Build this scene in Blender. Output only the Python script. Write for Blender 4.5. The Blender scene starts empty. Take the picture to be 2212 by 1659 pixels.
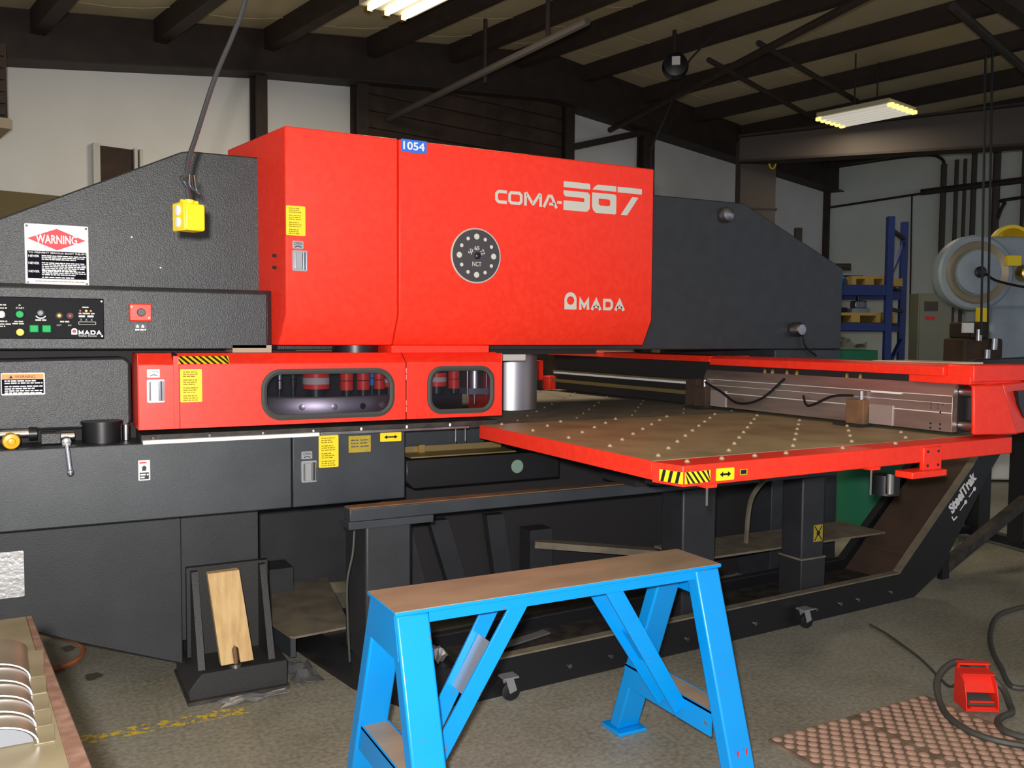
import bpy, bmesh, math, random
from mathutils import Vector, Matrix
from mathutils.geometry import tessellate_polygon
random.seed(7)
S = bpy.context.scene
C = S.collection
PI = math.pi

# ------------------------------------------------------------------ camera
cam_d = bpy.data.cameras.new('camera'); cam = bpy.data.objects.new('camera', cam_d); C.objects.link(cam)
cam_d.sensor_width = 36.0; cam_d.lens = 36.0 * 1904.0 / 2212.0; cam_d.clip_start = 0.05; cam_d.clip_end = 100
cam.matrix_world = Matrix(((0.88119, 0.01991, -0.47234, 0.0),
                           (-0.47271, 0.05210, -0.87968, 0.0),
                           (0.00710, 0.99844, 0.05532, 1.32),
                           (0, 0, 0, 1)))
S.camera = cam
# ------------------------------------------------------------------ world, lights, exposure
S.view_settings.view_transform = 'Standard'; S.view_settings.look = 'None'
S.view_settings.exposure = 0.0; S.view_settings.gamma = 1.0; S.view_settings.use_curve_mapping = False
W = bpy.data.worlds.new('world'); S.world = W; W.use_nodes = True
bg = W.node_tree.nodes['Background']; bg.inputs[0].default_value = (0.78, 0.86, 1.0, 1); bg.inputs[1].default_value = 0.62
# flash of the camera the photograph was taken with
fl = bpy.data.lights.new('camera_flash', 'POINT'); fl.energy = 480; fl.color = (1.0, 0.97, 0.93); fl.shadow_soft_size = 0.03
flo = bpy.data.objects.new('camera_flash', fl); C.objects.link(flo); flo.location = (-0.07, -0.04, 1.40)

# building axes: turned 11.6 degrees against the machine
PH = math.radians(11.6)
def B(u, v, z): return Vector((u*math.cos(PH) - v*math.sin(PH), u*math.sin(PH) + v*math.cos(PH), z))
def zc(u): return 3.72 + 0.145*u if u < 8 else 4.88 - 0.07*(u - 8)

# ------------------------------------------------------------------ materials
MATS = {}
def mat(name, col, rough=0.5, metal=0.0, col2=None, nscale=6.0, lo=0.4, hi=0.65, bump=0.0, bscale=200.0, spec=0.5, emit=0.0, detail=6.0, stretch=None):
    m = bpy.data.materials.new(name); m.use_nodes = True; MATS[name] = m
    nt = m.node_tree; p = nt.nodes['Principled BSDF']
    p.inputs['Base Color'].default_value = (*col, 1); p.inputs['Roughness'].default_value = rough; p.inputs['Metallic'].default_value = metal
    p.inputs['Specular IOR Level'].default_value = spec
    tc = nt.nodes.new('ShaderNodeTexCoord'); src = tc.outputs['Object']
    if stretch:
        mp = nt.nodes.new('ShaderNodeMapping'); mp.inputs['Scale'].default_value = stretch
        nt.links.new(src, mp.inputs['Vector']); src = mp.outputs['Vector']
    if col2:
        n = nt.nodes.new('ShaderNodeTexNoise'); n.inputs['Scale'].default_value = nscale; n.inputs['Detail'].default_value = detail
        r = nt.nodes.new('ShaderNodeValToRGB'); r.color_ramp.elements[0].position = lo; r.color_ramp.elements[1].position = hi
        r.color_ramp.elements[0].color = (*col, 1); r.color_ramp.elements[1].color = (*col2, 1)
        nt.links.new(src, n.inputs['Vector']); nt.links.new(n.outputs['Fac'], r.inputs['Fac']); nt.links.new(r.outputs['Color'], p.inputs['Base Color'])
    if bump:
        n2 = nt.nodes.new('ShaderNodeTexNoise'); n2.inputs['Scale'].default_value = bscale; n2.inputs['Detail'].default_value = 2.0
        b = nt.nodes.new('ShaderNodeBump'); b.inputs['Strength'].default_value = bump; b.inputs['Distance'].default_value = 0.004
        nt.links.new(src, n2.inputs['Vector']); nt.links.new(n2.outputs['Fac'], b.inputs['Height']); nt.links.new(b.outputs['Normal'], p.inputs['Normal'])
    if emit:
        p.inputs['Emission Color'].default_value = (*col, 1); p.inputs['Emission Strength'].default_value = emit
    return m

mat('red', (0.88, 0.030, 0.012), 0.42, col2=(0.93, 0.040, 0.016), nscale=40, bump=0.05, bscale=300)
mat('dark', (0.027, 0.029, 0.034), 0.40, col2=(0.033, 0.036, 0.041), nscale=14, bump=0.38, bscale=250)
mat('dark_smooth', (0.030, 0.035, 0.042), 0.40, col2=(0.039, 0.045, 0.053), nscale=6, bump=0.2, bscale=420)
mat('foot_black', (0.022, 0.021, 0.022), 0.55, bump=0.15, bscale=120)
mat('black', (0.010, 0.010, 0.012), 0.38)
mat('print_black', (0.008, 0.008, 0.016), 0.85, spec=0.1)
mat('panel_black', (0.010, 0.010, 0.013), 0.6, spec=0.12)
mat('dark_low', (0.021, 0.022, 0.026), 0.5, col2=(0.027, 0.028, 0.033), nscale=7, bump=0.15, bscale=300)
mat('wheel_bronze', (0.42, 0.35, 0.24), 0.38, 0.6)
mat('label_ink', (0.30, 0.21, 0.0), 0.7)
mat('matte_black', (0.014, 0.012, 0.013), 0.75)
mat('grime', (0.020, 0.017, 0.016), 0.6, col2=(0.05, 0.04, 0.032), nscale=18, bump=0.2, bscale=90)
mat('chrome', (0.75, 0.75, 0.78), 0.14, 1.0)
mat('steel', (0.42, 0.42, 0.45), 0.32, 1.0, col2=(0.30, 0.29, 0.30), nscale=12)
mat('turret_steel', (0.46, 0.46, 0.50), 0.42, 0.9)
mat('carriage_steel', (0.40, 0.325, 0.295), 0.38, 0.7, col2=(0.27, 0.205, 0.18), nscale=5, stretch=(1, .35, 3))
mat('reflection_metal', (0.46, 0.39, 0.37), 0.4, 0.5)  # pale tone of the reflections on the clamp bar, put into the colour
mat('lens_green', (0.20, 0.28, 0.24), 0.3)
mat('brass', (0.55, 0.40, 0.14), 0.35, 0.9)
mat('bronze_edge', (0.21, 0.155, 0.06), 0.5, 0.3)
mat('latch_grey', (0.42, 0.43, 0.45), 0.35, 0.6)
mat('logo_grey', (0.60, 0.59, 0.54), 0.6)
mat('white', (0.80, 0.80, 0.80), 0.5)
mat('foil', (0.72, 0.72, 0.74), 0.28, 0.6, bump=0.5, bscale=55)
mat('yellow', (0.92, 0.66, 0.01), 0.5)
mat('yellow_box', (0.90, 0.66, 0.015), 0.45)
mat('ochre', (0.42, 0.31, 0.02), 0.6, col2=(0.33, 0.26, 0.02), nscale=60)
mat('orange', (0.90, 0.30, 0.05), 0.5)
mat('amber_knob', (0.85, 0.42, 0.01), 0.35)
mat('sign_red', (0.80, 0.015, 0.035), 0.5)
mat('tag_blue', (0.03, 0.16, 0.75), 0.5)
mat('green_button', (0.01, 0.40, 0.10), 0.5, spec=0.2)
mat('amber_lamp', (1.0, 0.42, 0.05), 0.4, emit=1.6)
mat('medallion', (0.055, 0.048, 0.055), 0.55, bump=0.2, bscale=300)
mat('rubber', (0.055, 0.058, 0.055), 0.7)
mat('tabletop', (0.37, 0.315, 0.175), 0.5, col2=(0.25, 0.21, 0.115), nscale=5, lo=0.42, hi=0.7, bump=0.04)
mat('wood', (0.62, 0.42, 0.20), 0.7, col2=(0.50, 0.31, 0.13), nscale=7, stretch=(7, 7, 1))
mat('ceiling_tan', (0.62, 0.54, 0.37), 0.9, col2=(0.55, 0.47, 0.31), nscale=1.2)
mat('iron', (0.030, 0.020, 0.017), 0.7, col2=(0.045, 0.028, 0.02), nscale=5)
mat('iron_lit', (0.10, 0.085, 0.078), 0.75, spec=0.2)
mat('wall_white', (0.80, 0.79, 0.77), 0.85, col2=(0.75, 0.74, 0.71), nscale=1.5)
mat('wall_green', (0.80, 0.85, 0.80), 0.85, col2=(0.74, 0.79, 0.74), nscale=1.5)
mat('wall_band', (0.17, 0.13, 0.06), 0.8)
mat('wall_tan', (0.40, 0.33, 0.24), 0.8)
mat('door_brown', (0.060, 0.035, 0.022), 0.8, col2=(0.035, 0.02, 0.014), nscale=4)
mat('tube', (1.0, 0.95, 0.80), 0.4, emit=9.0)
mat('dead_tube', (0.80, 0.77, 0.68), 0.4, emit=0.45)
mat('amber_end', (1.0, 0.70, 0.20), 0.4, emit=1.6)
mat('fixture', (0.62, 0.56, 0.38), 0.5)
mat('rack_blue', (0.018, 0.04, 0.20), 0.5)
mat('press_blue', (0.30, 0.36, 0.42), 0.5, col2=(0.24, 0.29, 0.34), nscale=4)
mat('cabinet_grey', (0.24, 0.25, 0.19), 0.6)
mat('cabinet_white', (0.62, 0.62, 0.56), 0.6)
mat('bin_green', (0.01, 0.16, 0.085), 0.5)
mat('pallet', (0.50, 0.33, 0.09), 0.8)
mat('plastic_clear', (0.55, 0.52, 0.38), 0.4)
mat('bucket_blue', (0.02, 0.20, 0.62), 0.4)
mat('mat_pink', (0.38, 0.235, 0.175), 0.75, col2=(0.30, 0.18, 0.13), nscale=9)
mat('mat_base', (0.22, 0.15, 0.10), 0.85, col2=(0.12, 0.08, 0.055), nscale=12)
mat('pedal_red', (0.80, 0.030, 0.015), 0.42)
mat('cable', (0.055, 0.052, 0.045), 0.6)
mat('orange_cable', (0.40, 0.12, 0.05), 0.6)
mat('grey_cord', (0.035, 0.035, 0.04), 0.3)
mat('web_grey', (0.10, 0.105, 0.12), 0.5)
mat('bench_tan', (0.20, 0.165, 0.10), 0.45, 0.1, col2=(0.15, 0.12, 0.07), nscale=8)
mat('bench_rim', (0.13, 0.066, 0.045), 0.6, col2=(0.19, 0.11, 0.08), nscale=45)
mat('bright_edge', (0.62, 0.62, 0.72), 0.35, 0.3)
mat('sheet_metal', (0.27, 0.22, 0.145), 0.36, 0.5, col2=(0.21, 0.17, 0.11), nscale=7)
mat('clear_dark', (0.02, 0.02, 0.03), 0.1)
mat('rail_rust', (0.20, 0.10, 0.045), 0.7, col2=(0.11, 0.065, 0.04), nscale=12)
mat('dust', (0.20, 0.165, 0.115), 0.8, col2=(0.13, 0.105, 0.075), nscale=9)
mat('stud', (0.62, 0.52, 0.36), 0.3, 0.6)
mat('debris', (0.55, 0.55, 0.58), 0.3, 0.8)

# worn blue paint with brown chips
m = mat('blue', (0.0, 0.23, 0.72), 0.34)
nt = m.node_tree; p = nt.nodes['Principled BSDF']
tc = nt.nodes.new('ShaderNodeTexCoord')
n1 = nt.nodes.new('ShaderNodeTexNoise'); n1.inputs['Scale'].default_value = 45; n1.inputs['Detail'].default_value = 8
r1 = nt.nodes.new('ShaderNodeValToRGB'); r1.color_ramp.elements[0].position = 0.69; r1.color_ramp.elements[1].position = 0.71
n2 = nt.nodes.new('ShaderNodeTexNoise'); n2.inputs['Scale'].default_value = 4
r2 = nt.nodes.new('ShaderNodeValToRGB'); r2.color_ramp.elements[0].color = (0.0, 0.225, 0.68, 1); r2.color_ramp.elements[1].color = (0.0, 0.30, 0.72, 1)
mx = nt.nodes.new('ShaderNodeMix'); mx.data_type = 'RGBA'; mx.inputs['B'].default_value = (0.13, 0.12, 0.13, 1)
for n in (n1, n2): nt.links.new(tc.outputs['Object'], n.inputs['Vector'])
nt.links.new(n1.outputs['Fac'], r1.inputs['Fac']); nt.links.new(n2.outputs['Fac'], r2.inputs['Fac'])
nt.links.new(r1.outputs['Color'], mx.inputs['Factor']); nt.links.new(r2.outputs['Color'], mx.inputs['A']); nt.links.new(mx.outputs['Result'], p.inputs['Base Color'])
# bare rusty steel of the sawhorse top
mat('rust', (0.36, 0.255, 0.165), 0.5, col2=(0.25, 0.185, 0.125), nscale=4, lo=0.35, hi=0.7, stretch=(1, 2.2, 1), bump=0.08, bscale=60)
# window pane: mostly clear, a little reflection
m = bpy.data.materials.new('pane'); m.use_nodes = True; MATS['pane'] = m; nt = m.node_tree; nt.nodes.clear()
o = nt.nodes.new('ShaderNodeOutputMaterial'); t = nt.nodes.new('ShaderNodeBsdfTransparent'); t.inputs[0].default_value = (0.72, 0.70, 0.74, 1)
g = nt.nodes.new('ShaderNodeBsdfGlossy'); g.inputs['Roughness'].default_value = 0.08; mxs = nt.nodes.new('ShaderNodeMixShader'); mxs.inputs[0].default_value = 0.018
nt.links.new(t.outputs[0], mxs.inputs[1]); nt.links.new(g.outputs[0], mxs.inputs[2]); nt.links.new(mxs.outputs[0], o.inputs[0])

# stained concrete floor with the remains of a yellow line
m = bpy.data.materials.new('concrete'); m.use_nodes = True; MATS['concrete'] = m; nt = m.node_tree; p = nt.nodes['Principled BSDF']
geo = nt.nodes.new('ShaderNodeNewGeometry')
def nnoise(scale, detail=6.0, rough=0.55):
    n = nt.nodes.new('ShaderNodeTexNoise'); n.inputs['Scale'].default_value = scale; n.inputs['Detail'].default_value = detail; n.inputs['Roughness'].default_value = rough
    nt.links.new(geo.outputs['Position'], n.inputs['Vector']); return n.outputs['Fac']
def ramp(src, stops):
    r = nt.nodes.new('ShaderNodeValToRGB'); e = r.color_ramp.elements
    while len(e) < len(stops): e.new(0.5)
    for k, (pos, c) in enumerate(stops): e[k].position = pos; e[k].color = (*c, 1) if len(c) == 3 else c
    nt.links.new(src, r.inputs['Fac']); return r.outputs['Color']
def mixc(f, a, b, mode='MIX'):
    q = nt.nodes.new('ShaderNodeMix'); q.data_type = 'RGBA'; q.blend_type = mode
    if isinstance(f, float): q.inputs['Factor'].default_value = f
    else: nt.links.new(f, q.inputs['Factor'])
    for k, v in (('A', a), ('B', b)):
        if isinstance(v, tuple): q.inputs[k].default_value = (*v, 1)
        else: nt.links.new(v, q.inputs[k])
    return q.outputs['Result']
def mth(op, a, b=None):
    q = nt.nodes.new('ShaderNodeMath'); q.operation = op
    for k, v in enumerate((a, b)):
        if v is None: continue
        if isinstance(v, (int, float)): q.inputs[k].default_value = v
        else: nt.links.new(v, q.inputs[k])
    return q.outputs[0]
base = ramp(nnoise(1.1, 7), [(0.32, (0.19, 0.165, 0.11)), (0.5, (0.265, 0.245, 0.19)), (0.68, (0.31, 0.305, 0.265))])
base = mixc(ramp(nnoise(3.3, 8), [(0.5, (0, 0, 0)), (0.72, (0.75, 0.75, 0.75))]), base, (0.15, 0.125, 0.08))
base = mixc(0.12, base, (0.10, 0.12, 0.10)); base = mixc(0.35, base, ramp(nnoise(60, 3), [(0.35, (0.14, 0.125, 0.10)), (0.65, (0.42, 0.40, 0.34))]))
base = mixc(ramp(nnoise(8.0, 8, 0.7), [(0.64, (0, 0, 0)), (0.70, (0.6, 0.6, 0.6))]), base, (0.04, 0.033, 0.026))
sep = nt.nodes.new('ShaderNodeSeparateXYZ'); nt.links.new(geo.outputs['Position'], sep.inputs[0])
dy = mth('ABSOLUTE', mth('SUBTRACT', sep.outputs['Y'], 3.11))
band = mth('LESS_THAN', dy, 0.035)
inx = mth('MULTIPLY', mth('GREATER_THAN', sep.outputs['X'], 0.08), mth('LESS_THAN', sep.outputs['X'], 0.62))
chips = ramp(nnoise(30, 6, 0.7), [(0.505, (0, 0, 0)), (0.54, (1, 1, 1))])
ym = mth('MULTIPLY', mth('MULTIPLY', band, inx), chips)
base = mixc(ym, base, (0.66, 0.46, 0.03))
def blot(x, y_, rx, ry):
    a = mth('POWER', mth('DIVIDE', mth('SUBTRACT', sep.outputs['X'], x), rx), 2.0); b = mth('POWER', mth('DIVIDE', mth('SUBTRACT', sep.outputs['Y'], y_), ry), 2.0)
    return ramp(mth('ADD', mth('ADD', a, b), mth('MULTIPLY', nnoise(30, 4), 0.9)), [(0.75, (0.85, 0.85, 0.85)), (1.0, (0, 0, 0))])
for bx_ in ((.16, 3.68, .05, .06), (.085, 4.06, .04, .06), (3.6, 1.75, .3, .2)): base = mixc(blot(*bx_), base, (0.045, 0.036, 0.028))
nt.links.new(base, p.inputs['Base Color'])
rr = ramp(nnoise(2.2, 5), [(0.35, (0.38, 0.38, 0.38)), (0.7, (0.72, 0.72, 0.72))]); nt.links.new(rr, p.inputs['Roughness'])
bp = nt.nodes.new('ShaderNodeBump'); bp.inputs['Strength'].default_value = 0.12; bp.inputs['Distance'].default_value = 0.01
nt.links.new(nnoise(35, 5), bp.inputs['Height']); nt.links.new(bp.outputs['Normal'], p.inputs['Normal'])

# ------------------------------------------------------------------ mesh helpers
WL = {}     # world location of each object (no rotations on parents)
def rot_to(d):
    d = Vector(d).normalized(); up = Vector((0, 0, 1)) if abs(d.z) < 0.95 else Vector((1, 0, 0))
    a = up.cross(d).normalized(); b = d.cross(a); return a, b
class MB:
    def __init__(s): s.v = []; s.f = []; s.m = []; s.mats = []
    def mi(s, mt):
        if mt not in s.mats: s.mats.append(mt)
        return s.mats.index(mt)
    def add(s, vs, fs, mt):
        o = len(s.v); s.v += [tuple(v) for v in vs]; k = s.mi(mt)
        for f in fs: s.f.append([o + i for i in f]); s.m.append(k)
        return s
    def hexa(s, p, mt):   # 8 points: bottom ring 0-3, top ring 4-7
        return s.add(p, [(0, 3, 2, 1), (4, 5, 6, 7), (0, 1, 5, 4), (1, 2, 6, 5), (2, 3, 7, 6), (3, 0, 4, 7)], mt)
    def box(s, x0, x1, y0, y1, z0, z1, mt):
        return s.hexa([(x0, y0, z0), (x1, y0, z0), (x1, y1, z0), (x0, y1, z0), (x0, y0, z1), (x1, y0, z1), (x1, y1, z1), (x0, y1, z1)], mt)
    def bar(s, a, b, w, h, mt, up=(0, 0, 1)):   # rectangular bar from a to b, w sideways, h along up
        a = Vector(a); b = Vector(b); d = (b - a).normalized(); sd = d.cross(Vector(up)).normalized(); u = sd.cross(d)
        q = [a - sd*w/2 - u*h/2, a + sd*w/2 - u*h/2, a + sd*w/2 + u*h/2, a - sd*w/2 + u*h/2]
        return s.hexa(q + [v + (b - a) for v in q], mt)
    def prism(s, poly, axis, a, b, mt, off=(0, 0)):   # polygon in the other two axes, swept along axis a..b
        def P(u, v, t): return {'x': (t, u, v), 'y': (u, t, v), 'z': (u, v, t)}[axis]
        n = len(poly); vs = [P(u, v, a) for u, v in poly] + [P(u + off[0], v + off[1], b) for u, v in poly]
        fs = [[i, (i+1) % n, n + (i+1) % n, n + i] for i in range(n)]
        tri = tessellate_polygon([[Vector((u, v, 0)) for u, v in poly]])
        fs += [tuple(t) for t in tri] + [tuple(n + i for i in reversed(t)) for t in tri]
        return s.add(vs, fs, mt)
    def plate(s, outer, holes, y0, y1, mt):   # sheet in the XZ plane with holes, y0..y1 thick
        loops = [outer] + holes; flat = [p for l in loops for p in l]; n = len(flat)
        tri = tessellate_polygon([[Vector((x, z, 0)) for x, z in l] for l in loops])
        vs = [(x, y0, z) for x, z in flat] + [(x, y1, z) for x, z in flat]
        fs = [tuple(t) for t in tri] + [tuple(n + i for i in reversed(t)) for t in tri]
        o = 0
        for l in loops:
            k = len(l)
            fs += [[o + i, o + (i+1) % k, n + o + (i+1) % k, n + o + i] for i in range(k)]; o += k
        return s.add(vs, fs, mt)
    def cyl(s, a, b, r, mt, r2=None, n=20, caps=True):
        a = Vector(a); b = Vector(b); r2 = r if r2 is None else r2; p, q = rot_to(b - a)
        vs = []
        for c, rr in ((a, r), (b, r2)):
            for i in range(n):
                t = 2*PI*i/n; vs.append(c + p*math.cos(t)*rr + q*math.sin(t)*rr)
        fs = [[i, (i+1) % n, n + (i+1) % n, n + i] for i in range(n)]
        if caps: fs += [list(range(n))[::-1], list(range(n, 2*n))]
        return s.add(vs, fs, mt)
    def tube(s, pts, r, mt, n=8, smooth=True):
        pts = [Vector(p) for p in pts]
        if smooth and len(pts) > 2:
            q = []
            for i in range(len(pts) - 1):
                p0 = pts[max(i-1, 0)]; p1 = pts[i]; p2 = pts[i+1]; p3 = pts[min(i+2, len(pts)-1)]
                for k in range(6):
                    t = k/6; q.append(0.5*((2*p1) + (p2-p0)*t + (2*p0-5*p1+4*p2-p3)*t*t + (3*p1-p0-3*p2+p3)*t**3))
            pts = q + [pts[-1]]
        vs = []; fs = []; p = None
        for i, c in enumerate(pts):
            d = (pts[min(i+1, len(pts)-1)] - pts[max(i-1, 0)]).normalized()
            if p is None: p, q = rot_to(d)
            else: p = (p - d*p.dot(d)).normalized(); q = d.cross(p)
            for k in range(n):
                t = 2*PI*k/n; vs.append(c + p*math.cos(t)*r + q*math.sin(t)*r)
        for i in range(len(pts)-1):
            for k in range(n): fs.append([i*n+k, i*n+(k+1) % n, (i+1)*n+(k+1) % n, (i+1)*n+k])
        fs += [list(range(n))[::-1], [(len(pts)-1)*n+k for k in range(n)]]
        return s.add(vs, fs, mt)
    def lathe(s, c, axis, prof, mt, n=28):   # prof: list of (r, t) along axis
        c = Vector(c); d = Vector(axis).normalized(); p, q = rot_to(d); vs = []; fs = []
        for r, t in prof:
            for i in range(n):
                a = 2*PI*i/n; vs.append(c + d*t + p*math.cos(a)*r + q*math.sin(a)*r)
        for j in range(len(prof)-1):
            for i in range(n): fs.append([j*n+i, j*n+(i+1) % n, (j+1)*n+(i+1) % n, (j+1)*n+i])
        fs += [list(range(n))[::-1], [(len(prof)-1)*n+i for i in range(n)]]
        return s.add(vs, fs, mt)
    def dome(s, c, r, h, mt, n=10, rings=3):
        prof = [(r*math.cos(PI/2*k/rings), h*math.sin(PI/2*k/rings)) for k in range(rings)] + [(r*0.05, h)]
        return s.lathe(c, (0, 0, 1), prof, mt, n)
    # flat print on a surface facing -Y at depth y
    def quad(s, x0, x1, z0, z1, y, mt): return s.add([(x0, y, z0), (x1, y, z0), (x1, y, z1), (x0, y, z1)], [(0, 1, 2, 3)], mt)
    def poly(s, pts, y, mt):
        tri = tessellate_polygon([[Vector((x, z, 0)) for x, z in pts]])
        return s.add([(x, y, z) for x, z in pts], [tuple(t) for t in tri], mt)
    def ring(s, outer, inner, y, mt):
        n = len(outer); return s.add([(x, y, z) for x, z in outer] + [(x, y, z) for x, z in inner], [[i, (i+1) % n, n+(i+1) % n, n+i] for i in range(n)], mt)
    def stroke(s, pts, w, y, mt, closed=False):
        P = [Vector((x, z)) for x, z in pts]; n = len(P); L = []; Rr = []
        for i in range(n):
            a = P[i-1] if (i > 0 or closed) else None; b = P[(i+1) % n] if (i < n-1 or closed) else None
            d1 = (P[i]-a).normalized() if a is not None else None; d2 = (b-P[i]).normalized() if b is not None else None
            if d1 is None: d1 = d2
            if d2 is None: d2 = d1
            n1 = Vector((-d1.y, d1.x)); n2 = Vector((-d2.y, d2.x)); mm = (n1+n2).normalized(); k = min(1/max(mm.dot(n1), 0.3), 2.2)
            L.append(P[i] + mm*k*w/2); Rr.append(P[i] - mm*k*w/2)
        vs = [(q.x, y, q.y) for q in L] + [(q.x, y, q.y) for q in Rr]
        fs = [[i, (i+1) % n, n+(i+1) % n, n+i] for i in range(n if closed else n-1)]
        return s.add(vs, fs, mt)
    def text(s, t, o, h, mt, width=None, ux=(1, 0, 0), uz=(0, 0, 1), bold=0.0, shear=0.0):
        # lettering whose lower left corner is o, capital height h, optional total width
        cu = bpy.data.curves.new('t', 'FONT'); cu.body = t; cu.size = 1.0; cu.offset = bold; cu.shear = shear; cu.resolution_u = 3
        ob = bpy.data.objects.new('t', cu); me = bpy.data.meshes.new_from_object(ob)
        xs = [v.co.x for v in me.vertices]; zs = [v.co.y for v in me.vertices]
        x0, x1, z0, z1 = min(xs), max(xs), min(zs), max(zs); kz = h/(z1-z0); kx = kz if width is None else width/(x1-x0)
        o = Vector(o); ux = Vector(ux); uz = Vector(uz)
        s.add([o + ux*(v.co.x-x0)*kx + uz*(v.co.y-z0)*kz for v in me.vertices], [tuple(pl.vertices) for pl in me.polygons], mt)
        bpy.data.meshes.remove(me); bpy.data.objects.remove(ob); bpy.data.curves.remove(cu); return s
    def words(s, x0, x1, z, h, y, mt, rng):   # a line of print too small to read
        x = x0
        while x < x1 - h*0.8:
            w = min(h*rng.uniform(1.2, 4.2), x1 - x); s.quad(x, x+w, z, z+h*rng.uniform(0.8, 1.0), y, mt); x += w + h*0.55
        return s
    def build(s, name, parent=None, bevel=0.0, smooth=True, label=None, kind=None, normals=True):
        me = bpy.data.meshes.new(name)
        V = [Vector(v) for v in s.v]
        lo = Vector([min(v[i] for v in V) for i in range(3)]); hi = Vector([max(v[i] for v in V) for i in range(3)])
        c = Vector(((lo.x+hi.x)/2, (lo.y+hi.y)/2, lo.z))
        me.from_pydata([v - c for v in V], [], s.f)
        for mt in s.mats: me.materials.append(MATS[mt])
        me.polygons.foreach_set('material_index', s.m)
        if normals:
            b = bmesh.new(); b.from_mesh(me); bmesh.ops.recalc_face_normals(b, faces=b.faces); b.to_mesh(me); b.free()
        if smooth:
            me.polygons.foreach_set('use_smooth', [True]*len(me.polygons)); me.set_sharp_from_angle(angle=math.radians(38))
        me.update()
        o = bpy.data.objects.new(name, me); C.objects.link(o); put(o, c, parent)
        if bevel:
            bm_ = o.modifiers.new('bevel', 'BEVEL'); bm_.width = bevel; bm_.segments = 2; bm_.limit_method = 'ANGLE'; bm_.angle_limit = math.radians(40)
        if label: o['label'] = label
        if kind: o['kind'] = kind
        return o
def put(o, loc, parent=None):
    loc = Vector(loc); WL[o.name] = loc; o.location = loc
    if parent is not None:
        o.parent = parent; o.matrix_parent_inverse = Matrix.Translation(-WL[parent.name])
def tag(o, label, cat, group=None):
    o['label'] = label; o['category'] = cat
    if group: o['group'] = group
    return o
def thing(name, label, cat, loc, group=None):
    o = bpy.data.objects.new(name, None); o.empty_display_size = 0.1; C.objects.link(o); put(o, loc); return tag(o, label, cat, group)
def struct(o): o['kind'] = 'structure'; return o
def clone(src, loc, parent=None, rz=None, name=None):   # copy of one part, sharing its mesh
    c = src.copy(); C.objects.link(c); put(c, loc, parent)
    if rz is not None: c.rotation_euler = (0, 0, rz)
    return c
def rrect(x0, x1, z0, z1, r, n=6):
    pts = []
    for cx, cz, a0 in ((x1-r, z1-r, 0), (x0+r, z1-r, 90), (x0+r, z0+r, 180), (x1-r, z0+r, 270)):
        for k in range(n+1):
            a = math.radians(a0 + 90*k/n); pts.append((cx + r*math.cos(a), cz + r*math.sin(a)))
    return pts
def circ(x, z, r, n=32): return [(x + r*math.cos(2*PI*k/n), z + r*math.sin(2*PI*k/n)) for k in range(n)]

# ================================================================== the hall
def bbox8(u0, u1, v0, v1, z00, z01, z10=None, z11=None):
    # block in building axes; z00/z01 bottom and top at u0, z10/z11 at u1
    z10 = z00 if z10 is None else z10; z11 = z01 if z11 is None else z11
    return [B(u0, v0, z00), B(u1, v0, z10), B(u1, v1, z10), B(u0, v1, z00), B(u0, v0, z01), B(u1, v0, z11), B(u1, v1, z11), B(u0, v1, z01)]
floor = struct(MB().box(-8, 20, -6, 16, -0.12, 0.0, 'concrete').build('floor', smooth=False))
mb = MB()
for u0, u1 in ((-7, 8), (8, 19)): mb.hexa(bbox8(u0, u1, -6, 9.05, zc(u0)+.17, zc(u0)+.25, zc(u1-1e-6 if u1 == 8 else u1)+.17, zc(u1)+.25), 'ceiling_tan')
ceiling = struct(mb.build('ceiling', smooth=False))
for u in (-3.0, -1.8, -0.6, 0.65, 1.83, 2.89, 4.0, 5.22, 6.35, 7.4, 8.6, 9.8, 11.0, 12.2, 13.4, 14.6):
    z = zc(u); mb = MB()
    mb.hexa(bbox8(u-.035, u+.035, -5.8, 8.96, z-.03, z+.165), 'iron'); mb.hexa(bbox8(u-.035, u+.085, -5.8, 8.96, z-.045, z-.03), 'iron')
    mb.build('purlin', ceiling, smooth=False)
for v in (8.35, 7.6, 6.8, 5.9):      # seams of the sagging insulation blanket
    mb = MB(); us = [-3.0, -1.8, -0.6, 0.65, 1.83, 2.89, 4.0, 5.22, 6.35, 7.4, 8.6, 9.8, 11.0]
    pts = []
    for a, b in zip(us[:-1], us[1:]):
        for k in range(4):
            t = k/4; u = a+(b-a)*t; pts.append(B(u, v, zc(u)+.165-.05*math.sin(PI*t)))
    mb.tube(pts, 0.004, 'ceiling_tan', n=4, smooth=False); mb.build('insulation_seam', ceiling)
# end-wall rafter under the roof
mb = MB()
for u0, u1, d0, d1 in ((-2, 4, .28, .28), (4, 8, .28, .44), (8, 15.2, .44, .36)):
    mb.hexa(bbox8(u0, u1, 8.8, 8.98, zc(u0)-d0, zc(u0)+.165, (zc(u1))-d1, zc(u1)+.165), 'iron')
    mb.hexa(bbox8(u0, u1, 8.7, 9.0, zc(u0)-d0-.015, zc(u0)-d0, (zc(u1))-d1-.015, zc(u1)-d1), 'iron')
rafter = mb.build('rafter', ceiling, smooth=False)
# a second rafter line across the hall, nearer
mb = MB()
mb.hexa(bbox8(7.0, 15.5, 3.3, 3.45, zc(7)-.42, zc(7)-.04, zc(15.5)-.36, zc(15.5)-.04), 'iron'); mb.build('rafter', ceiling, smooth=False)
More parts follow.
